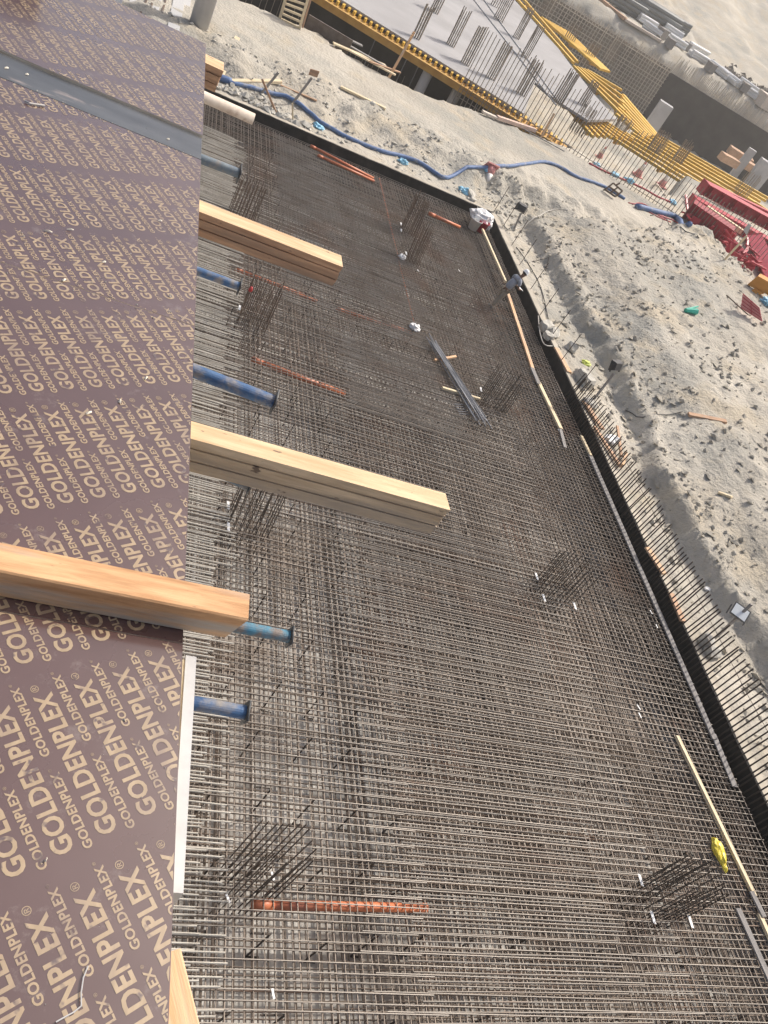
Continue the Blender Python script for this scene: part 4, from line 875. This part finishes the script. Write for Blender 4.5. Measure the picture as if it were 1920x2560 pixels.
for base, top, w_, lab in [((1350, 52), (1400, -20), 1.1, 'brown column cage at the back edge of the slab'), ((1412, 118), (1445, 62), 1.1, 'brown column cage standing in the stacked yellow beams'), ((1462, 158), (1490, 108), 1.0, 'brown column cage between two yellow decks'), ((1520, 150), (1548, 92), 1.3, 'dark column cage against the far rebar wall'), ((1440, 330), (1470, 262), 1.0, 'dark column cage before the yellow wedge'), ((1535, 345), (1560, 290), .9, 'grey cage in the yellow joists'), ((1620, 395), (1665, 330), .9, 'cage rising through the long yellow joists'), ((1680, 420), (1720, 352), .8, 'brown cage among the long yellow joists'), ((1838, 500), (1880, 430), 1.1, 'dark cage behind the red girders')]: cage_far(base, top, w_, 6, lab, z=0.0, r=.03)
obj('guide_rail', MB().tube([pl(1180, -5) + Vector((0, 0, .04)), pl(1390, 265) + Vector((0, 0, .04))], .05, 6), WHITE_B, label='upper of two white lines stretched across the slab', cat='rail'); obj('guide_rail', MB().tube([pl(1205, -5) + Vector((0, 0, .04)), pl(1400, 262) + Vector((0, 0, .04))], .05, 6), WHITE_B, label='lower of two white lines stretched across the slab', cat='rail')
def joists(a, b, d, c, n, z, label, wd=.2):
    A, B, Dd, C_ = [at(*q, z) for q in (a, b, d, c)]; rt = root('formwork_joists', A, label, 'formwork', 'yellow formwork decks of the far building')
    for i in range(n):
        t = i / max(1, n - 1); plank('joist', A.lerp(Dd, t), B.lerp(C_, t), wd, .2, YEL, rt, bev=.0)
    for t in (.15, .5, .85): 
        p, q = A.lerp(B, t), Dd.lerp(C_, t); plank('cross_beam', p - Vector((0, 0, .22)), q - Vector((0, 0, .22)), .2, .2, BROWN_F, rt, bev=0)
joists((1353, 46), (1500, 176), (1418, 82), (1521, 182), 8, .7, 'stacked yellow joists beside the back edge of the slab', .28); joists((1284, -8), (1432, 160), (1300, -8), (1442, 158), 2, .75, 'narrow yellow joists along the slab edge', .3)
joists((1432, 168), (1562, 300), (1466, 178), (1552, 228), 5, .7, 'stepped yellow joists right of the slab tongue', .34); joists((1538, 288), (1606, 348), (1556, 240), (1642, 342), 8, .6, 'dense yellow joist block before the white column', .34)
joists((1342, 196), (1420, 262), (1352, 192), (1440, 268), 3, .8, 'short yellow joists in the slab pocket', .3); joists((1398, 250), (1480, 345), (1446, 266), (1580, 352), 8, .6, 'crossed yellow joists behind the wall bars', .3)
joists((1490, 322), (1800, 522), (1650, 346), (1925, 502), 9, .5, 'long yellow joists running towards the red girders', .3); joists((1790, 505), (1930, 585), (1860, 492), (1940, 545), 4, .4, 'yellow joists beyond the red girders', .28)
# far retaining wall: rebar curtain, then membrane with starters
BD = (BW1 - BW0).normalized(); BN = Vector((BD.y, -BD.x, 0))
pk = at(1690, 185, 1.0); sk = (pk - BW0).dot(BD); L0 = -40
cur = root('rebar_curtain', BW0 + BN * 1.9, 'dense beige rebar wall against the far side of the pit', 'rebar')
i = 0
while L0 + i * .46 < sk:
    p = BW0 + BD * (L0 + i * .46) + BN * 1.9; bar('vertical_bar', Vector((p.x, p.y, -6)), Vector((p.x + jit(.1), p.y, 1.6 + jit(.2))), .06, FAR_G, cur, n=4); i += 1
for k in range(15):
    z = -5.5 + k * .47; p, q = BW0 + BD * L0 + BN * 1.85, BW0 + BD * sk + BN * 1.85; bar('cross_bar', Vector((p.x, p.y, z)), Vector((q.x, q.y, z)), .05, FAR_G, cur, n=4)
obj('shotcrete_face', MB().prism([(-.1, -8), (.1, -8), (.1, -.1), (-.1, -.1)], BW0 + BD * L0 + BN * 1.5, BW0 + BD * sk + BN * 1.5), SHOT, label='sandy sprayed face behind the dense rebar wall', cat='wall')
obj('retaining_wall', MB().prism([(-.2, -8), (.2, -8), (.2, -.4), (-.2, -.4)], BW0 + BD * sk + BN * 1.5, BW0 + BD * (sk + 60) + BN * 1.5), MEMB_HAZE, label='black membrane retaining wall at the far side of the pit', cat='wall')
st = root('retaining_starters', BW0 + BD * (sk + 10) + BN * .3, 'fringe of pale starter bars on top of the black retaining wall', 'rebar')
for i in range(200):
    p = BW0 + BD * (sk + i * .22) + BN * 1.5; bar('starter_bar', Vector((p.x, p.y, .4)), Vector((p.x + jit(.12), p.y, 2.5 + jit(.2))), .055, FAR_G, st, n=4)
def box_column(base, top, wd, label, z=-2.5):
    p = at(*base, z); nrm = Vector((p.x, p.y, 0)).normalized(); h = atp(*top, p, nrm).z; mb = MB().box((p.x, p.y, (z - 4 + h) / 2), (wd, wd * .7, h - z + 4), Matrix.Rotation(math.atan2(NF.y, NF.x), 3, 'Z'))
    obj('concrete_column', mb, CONC, label=label, cat='column')
box_column((1640, 300), (1657, 252), 1.7, 'pale square column where the rebar wall meets the black wall'); box_column((1855, 410), (1875, 368), 1.0, 'slim pale column before the black wall'); box_column((1895, 440), (1915, 400), 2.0, 'broad pale column next to the slim one')
for k, (px, py, w_) in enumerate([(1850, 390, 1.6), (1880, 420, 1.6), (1822, 400, 1.2)]):
    p = at(px, py, -2.6); obj('plywood_stack', MB().box(p, (w_ * 2.2, w_, .9), Matrix.Rotation(math.atan2(NF.y, NF.x) + .2 * k, 3, 'Z')), WOOD_B, label=['brown plywood stack behind the slim column', 'brown plywood stack behind the broad column', 'small brown stack at the foot of the black wall'][k], cat='plywood')
# pipes stored on the ledge above
PIPE = mat('white_pipes', (.70, .70, .69), (.80, .80, .79), 2, .45); DPIPE = mat('dark_pipes', (.13, .14, .14), (.20, .21, .20), 2, .5)
def bundle(px0, px1, n, r, m, label, spread_=.6):
    a, b = ground_at(*px0), ground_at(*px1); z = max(a.z, b.z); a.z = b.z = z; s = Vector((0, 0, 1)).cross((b - a).normalized()); rt = root('pipe_bundle', a, label, 'pipes', 'pipe bundles above the far wall')
    for k in range(n):
        row, c_ = divmod(k, max(1, n // 3 + 1)); o = s * ((c_ - (n // 3) / 2) * r * 2.3) + Vector((0, 0, r + row * r * 1.8)); e = jit(.3); bar('pipe', a + o + (b - a) * (.02 * e), b + o * Vector((1, 1, 1)) + s * jit(spread_ * .3), r, m, rt, n=8)
for k, (q0, q1) in enumerate([((1590, 48), (1632, 72)), ((1608, 70), (1652, 100)), ((1655, 75), (1700, 100)), ((1665, 100), (1708, 125)), ((1715, 118), (1758, 142)), ((1722, 138), (1760, 162)), ((1775, 168), (1820, 205)), ((1800, 185), (1842, 222)), ((1845, 208), (1892, 240)), ((1850, 232), (1885, 256))]):
    bundle(q0, q1, 10, .17, PIPE, ['white pipe bundle fanned open beside the dark pipes', 'white pipe bundle below the fanned one', 'white pipe bundle behind the timber crate frames', 'short white pipe bundle on the ledge edge', 'white pipe bundle with dark ends', 'tilted white pipe bundle over the ledge edge', 'white pipe bundle tied with a grey strap', 'white pipe bundle beside the dark rubble', 'white pipe bundle next to the plywood box', 'lowest white pipe bundle above the black wall'][k])
for k, (q0, q1) in enumerate([((1500, -18), (1690, 82)), ((1520, -18), (1700, 86)), ((1545, -14), (1712, 92)), ((1500, -5), (1600, 52))]): bundle(q0, q1, 5, .3, DPIPE, ['long dark pipes nearest the ledge', 'long dark pipes in the middle of the row', 'long dark pipes against the dune', 'short dark pipes beside the long pinkish boards'][k])
lay((1470, -20), (1560, 52), .9, .4, WOOD_B, 'long pinkish board stack along the ledge', 'board_stack'); lay((1560, 52), (1645, 112), .7, .3, CREAM, 'pale board continuing the pinkish stack', 'board_stack')
for k, (px, py, s) in enumerate([(1648, 95, 1.1), (1668, 118, 1.0), (1712, 125, .9), (1770, 178, 1.0), (1855, 228, 1.0)]):
    p = ground_at(px, py); obj('grey_crate', MB().box(p + Vector((0, 0, s * .5)), (s * 1.2, s, s), Matrix.Rotation(.5 + k, 3, 'Z')).box(p + Vector((0, 0, s * 1.05)), (s * 1.35, s * 1.1, s * .12), Matrix.Rotation(.5 + k, 3, 'Z')), WOOD_G, label=['grey crate between the first white bundles', 'grey crate under the second pair of bundles', 'grey crate at the dark pipe ends', 'grey bale by the strapped bundle', 'grey bale between the last bundles'][k], cat='crate')
p = ground_at(1908, 272); obj('plywood_box', MB().box(p + Vector((0, 0, .7)), (3.5, 2, 1.6), Matrix.Rotation(.2, 3, 'Z')).box(p + Vector((0, 0, 1.56)), (3.7, 2.2, .12), Matrix.Rotation(.2, 3, 'Z')), CREAM, label='pinkish plywood box at the end of the pipe bundles', cat='box')
DARKR = mat('dark_rubble', (.13, .11, .09), (.24, .21, .17), 3, .9)
random.seed(23)
def heap(n, c0, c1, wd, smin, smax, m, nm, label):
    mb = MB(); base = [Vector(p_) for p_ in ((0, 0, 1), (.9, 0, 0), (0, .9, .1), (-.9, .1, 0), (0, -.9, 0))]; fc = [(0, 1, 2), (0, 2, 3), (0, 3, 4), (0, 4, 1), (4, 3, 2, 1)]
    for _ in range(n):
        p = c0.lerp(c1, random.random()) + Vector((jit(wd), jit(wd), 0)); p.z = gz(p.x, p.y); s = random.uniform(smin, smax)
        mb.add([p + Matrix.Rotation(random.random() * 6, 3, 'Z') @ Vector((b_.x * s * random.uniform(.6, 1.6), b_.y * s, b_.z * s * .7)) for b_ in base], fc)
    obj(nm, mb, m, kind='stuff', label=label)
heap(260, ground_at(1818, 185), ground_at(1915, 240), 1.6, .25, .8, DARKR, 'debris', 'dark debris heap behind the white pipe bundles')

# ---------------------------------------------------------------- red steelwork on the track
def girder(px0, px1, wd, ht, label, ribs=6, lift=.0, rot=0):
    a, b = at(*px0, 1.0 + lift), at(*px1, 1.0 + lift); rt = root('steel_girder', a, label, 'girder', 'red steel girders beside the track')
    d = (b - a).normalized(); s = Vector((0, 0, 1)).cross(d)
    up = (Matrix.Rotation(rot, 3, d) @ Vector((0, 0, 1)))
    L = (b - a).length; t = .05
    prof = [(-wd / 2, 0), (wd / 2, 0), (wd / 2, t), (t / 2, t), (t / 2, ht - t), (wd / 2, ht - t), (wd / 2, ht), (-wd / 2, ht), (-wd / 2, ht - t), (-t / 2, ht - t), (-t / 2, t), (-wd / 2, t)]
    obj('girder_body', MB().prism(prof, a, b, up), RED, rt)
    for k in range(ribs):
        c = a + d * (L * (k + .5) / ribs); Mx = Matrix((d, up.cross(d), up)).transposed(); obj('stiffener', MB().box(c + up * ht / 2, (.04, wd * .94, ht - 2 * t - .01), Mx), RED, rt)
    Mx = Matrix((d, up.cross(d), up)).transposed(); obj('end_plate', MB().box(a - d * .03 + up * ht / 2, (.05, wd * 1.15, ht * 1.1), Mx), RED, rt)
girder((1748, 480), (1950, 590), .95, .8, 'uppermost red girder resting against the others', 7, .7); girder((1722, 512), (1950, 640), .95, .65, 'long red girder below the uppermost one', 8, .05)
girder((1705, 545), (1802, 612), .4, 1.5, 'deep dark red girder with its web facing the mound', 4, .0, .45); girder((1880, 618), (1935, 738), 1.0, .9, 'short red girder beside the white signpost', 4, .0, .6)
girder((1800, 592), (1858, 655), .5, .5, 'short red girder half buried in fittings', 3, .0, .5); girder((1760, 470), (1950, 560), .4, .5, 'slim red girder at the pit edge', 6, .6)
def fitting(px, py, s, seed, label):
    p = at(px, py, 1.1); random.seed(seed); rt = root('steel_fitting', p, label, 'steel fitting', 'red steel fittings'); 
    for k in range(6):
        a = p + Vector((jit(s), jit(s), random.random() * s)); b = a + Vector((jit(s), jit(s), jit(s * .5))); plank('strut', a, b, .14, .1, RED, rt)
    obj('gusset', MB().box(p + Vector((0, 0, s * .5)), (s * 1.2, .06, s), Matrix.Rotation(seed, 3, 'Z')), RED, rt)
for k, (px, py, s) in enumerate([(1728, 565, .6), (1760, 585, .5), (1808, 605, .8), (1822, 632, .7), (1845, 655, .8), (1868, 668, .7), (1830, 650, .5), (1905, 655, .7)]): fitting(px, py, s, k, ['red steel fitting at the hose end', 'small red fitting below the dark red girder', 'red fitting with crossed struts behind the mound crest', 'red fitting left of the signpost foot', 'red fitting right of the signpost foot', 'red fitting towards the orange bucket', 'small red fitting on the mound crest', 'red fitting against the short girder'][k])
random.seed(31)
for k in range(7):
    hose([(1570 + 10 * k, 508 + 4 * k), (1600 + 10 * k, 512 + 6 * k + jit(5)), (1640 + 9 * k, 530 + 5 * k + jit(5))], .035, THIN, 'cable', 'red cable of the tangle beside the dark blue hose', 'cable')['group'] = 'tangled red cables'
lay((1762, 525), (1850, 585), .4, .3, WOOD_P, 'pale yellow timber between the red girders', z=1.75); lay((1640, 460), (1660, 490), .2, .1, CREAM, 'short pale stick by the third cone')
sp = stick((1812, 650), (1868, 590), 1, .12, WOOD_P, 'pale stake of the signpost before the girders')
a = ground_at(1812, 650); nrm = Vector((a.x, a.y, 0)).normalized(); q = [atp(*k, a, nrm) for k in [(1858, 575), (1872, 557), (1879, 564), (1866, 588)]]
obj('sign_board', MB().add(q + [p_ + nrm * .05 for p_ in q], [(0, 1, 2, 3), (7, 6, 5, 4), (0, 4, 5, 1), (1, 5, 6, 2), (2, 6, 7, 3), (3, 7, 4, 0)]), WHITE_B, label='small blank white board on the stake before the girders', cat='board')
ORP = mat('orange_bucket', (.55, .22, .02), (.66, .29, .04), 2, .5)
a = ground_at(1895, 735); nrm = Vector((a.x, a.y, 0)).normalized(); P_ = lambda x, y, o=0: atp(x, y, a, nrm) + nrm * o
rt = root('excavator_bucket', a, 'orange excavator bucket lying beside the pink panel', 'bucket')
obj('shell', MB().add([P_(1868, 712), P_(1895, 690), P_(1950, 720), P_(1950, 760), P_(1915, 735), P_(1888, 722)] + [P_(1868, 712, .5), P_(1895, 690, .8), P_(1950, 720, .8), P_(1950, 760, .6), P_(1915, 735, .5), P_(1888, 722, .5)], [(0, 1, 2, 3, 4, 5), (11, 10, 9, 8, 7, 6)] + [(k, (k + 1) % 6, 6 + (k + 1) % 6, 6 + k) for k in range(6)]), ORP, rt)
obj('cutting_lip', MB().add([P_(1866, 730), P_(1888, 720), P_(1912, 732), P_(1878, 738)] + [P_(1866, 730, -.3), P_(1888, 720, -.3), P_(1912, 732, -.3), P_(1878, 738, -.3)], [(0, 1, 2, 3), (7, 6, 5, 4), (0, 1, 5, 4), (1, 2, 6, 5), (2, 3, 7, 6), (3, 0, 4, 7)]), ORP, rt)
a = ground_at(1870, 790); nrm = (Vector((a.x, a.y, 0)).normalized() + Vector((0, 0, .0))); rt = root('barrier_panel', a, 'leaning pink steel panel with dark red ribs on the mound slope', 'panel')
PINKP = mat('pink_panel', (.66, .25, .25), (.74, .33, .32), 2, .6); cs = [(1857, 733), (1899, 770), (1906, 803), (1852, 768)]
q = [P_(*k) for k in cs]; obj('sheet', MB().add(q + [p_ + nrm * .04 for p_ in q], [(0, 1, 2, 3), (7, 6, 5, 4), (0, 4, 5, 1), (1, 5, 6, 2), (2, 6, 7, 3), (3, 7, 4, 0)]), PINKP, rt)
for t in (0, .25, .5, .75, 1): bar('rib', q[0].lerp(q[3], t) - nrm * .03, q[1].lerp(q[2], t) - nrm * .03, .018, RED, rt)
bar('rib', q[0].lerp(q[1], .5) - nrm * .06, q[3].lerp(q[2], .5) - nrm * .06, .018, RED, rt)
# pale timbers and rods stored beyond the deck, and the old ladder on the slope
for k, (x0, y0, x1, y1, wd, m, lab) in enumerate([(300, -2, 292, 14, .3, WHITE_B, 'pale board nearest the deck gloss'), (345, -12, 318, 40, .35, WHITE_B, 'pale upright board beside dark rods'), (372, -12, 345, 52, .08, STEEL_R, 'dark rusty rod between pale boards'), (388, -12, 362, 60, .08, STEEL_R, 'second dark rusty rod between pale boards'), (400, -12, 374, 68, .28, WHITE_B, 'narrow pale board behind the rods'), (418, -12, 392, 74, .08, STEEL_R, 'dark rusty rod near the concrete post'), (450, -12, 428, 95, .5, WHITE_B, 'wide pale board by the concrete post'), (470, -12, 452, 105, .3, WHITE_B, 'pale board touching the concrete post')]):
    lay((x1, y1), (x0, y0), wd, .06, m, lab, 'pale_board' if m is WHITE_B else 'rusty_rod', dz=.05)
a = ground_at(700, 48); rt = root('ladder', a, 'wooden site ladder leaning over the pit edge', 'ladder'); nrm = Vector((a.x, a.y, 0)).normalized(); P_ = lambda x, y, o=0: atp(x, y, a, nrm) + nrm * o
plank('rail', P_(698, 50), P_(722, -30), .14, .1, WOOD_P, rt, up=nrm); plank('rail', P_(747, 76), P_(775, -20), .14, .1, WOOD_P, rt, up=nrm); plank('rail', P_(756, 70), P_(782, -20), .1, .1, WOOD_B, rt, up=nrm)
for k in range(6): t = k / 6; plank('rung', P_(698 + 22 * t, 46 - 76 * t), P_(748 + 25 * t, 70 - 86 * t), .1, .09, WOOD_P, rt, up=nrm)
plank('retaining_plank', at(760, 72, .85), at(868, 136, .85), .12, .75, mat('dark_board', (.10, .08, .065), (.16, .13, .11), 3, .8), label='dark upright board holding the sand at the pit edge', cat='board')

# ---------------------------------------------------------------- dusty air
HAZE = bpy.data.materials.new('dusty_air'); HAZE.use_nodes = True; hn = HAZE.node_tree; hn.nodes.remove(hn.nodes['Principled BSDF'])
pv = hn.nodes.new('ShaderNodeVolumePrincipled'); pv.inputs['Color'].default_value = (.93, .90, .85, 1); pv.inputs['Density'].default_value = .0010; pv.inputs['Anisotropy'].default_value = .3
hn.links.new(pv.outputs[0], hn.nodes['Material Output'].inputs['Volume'])
obj('haze', MB().box((0, 0, 38), (2400, 2400, 94)), HAZE, kind='stuff', label='thin pale dust haze over the whole site')
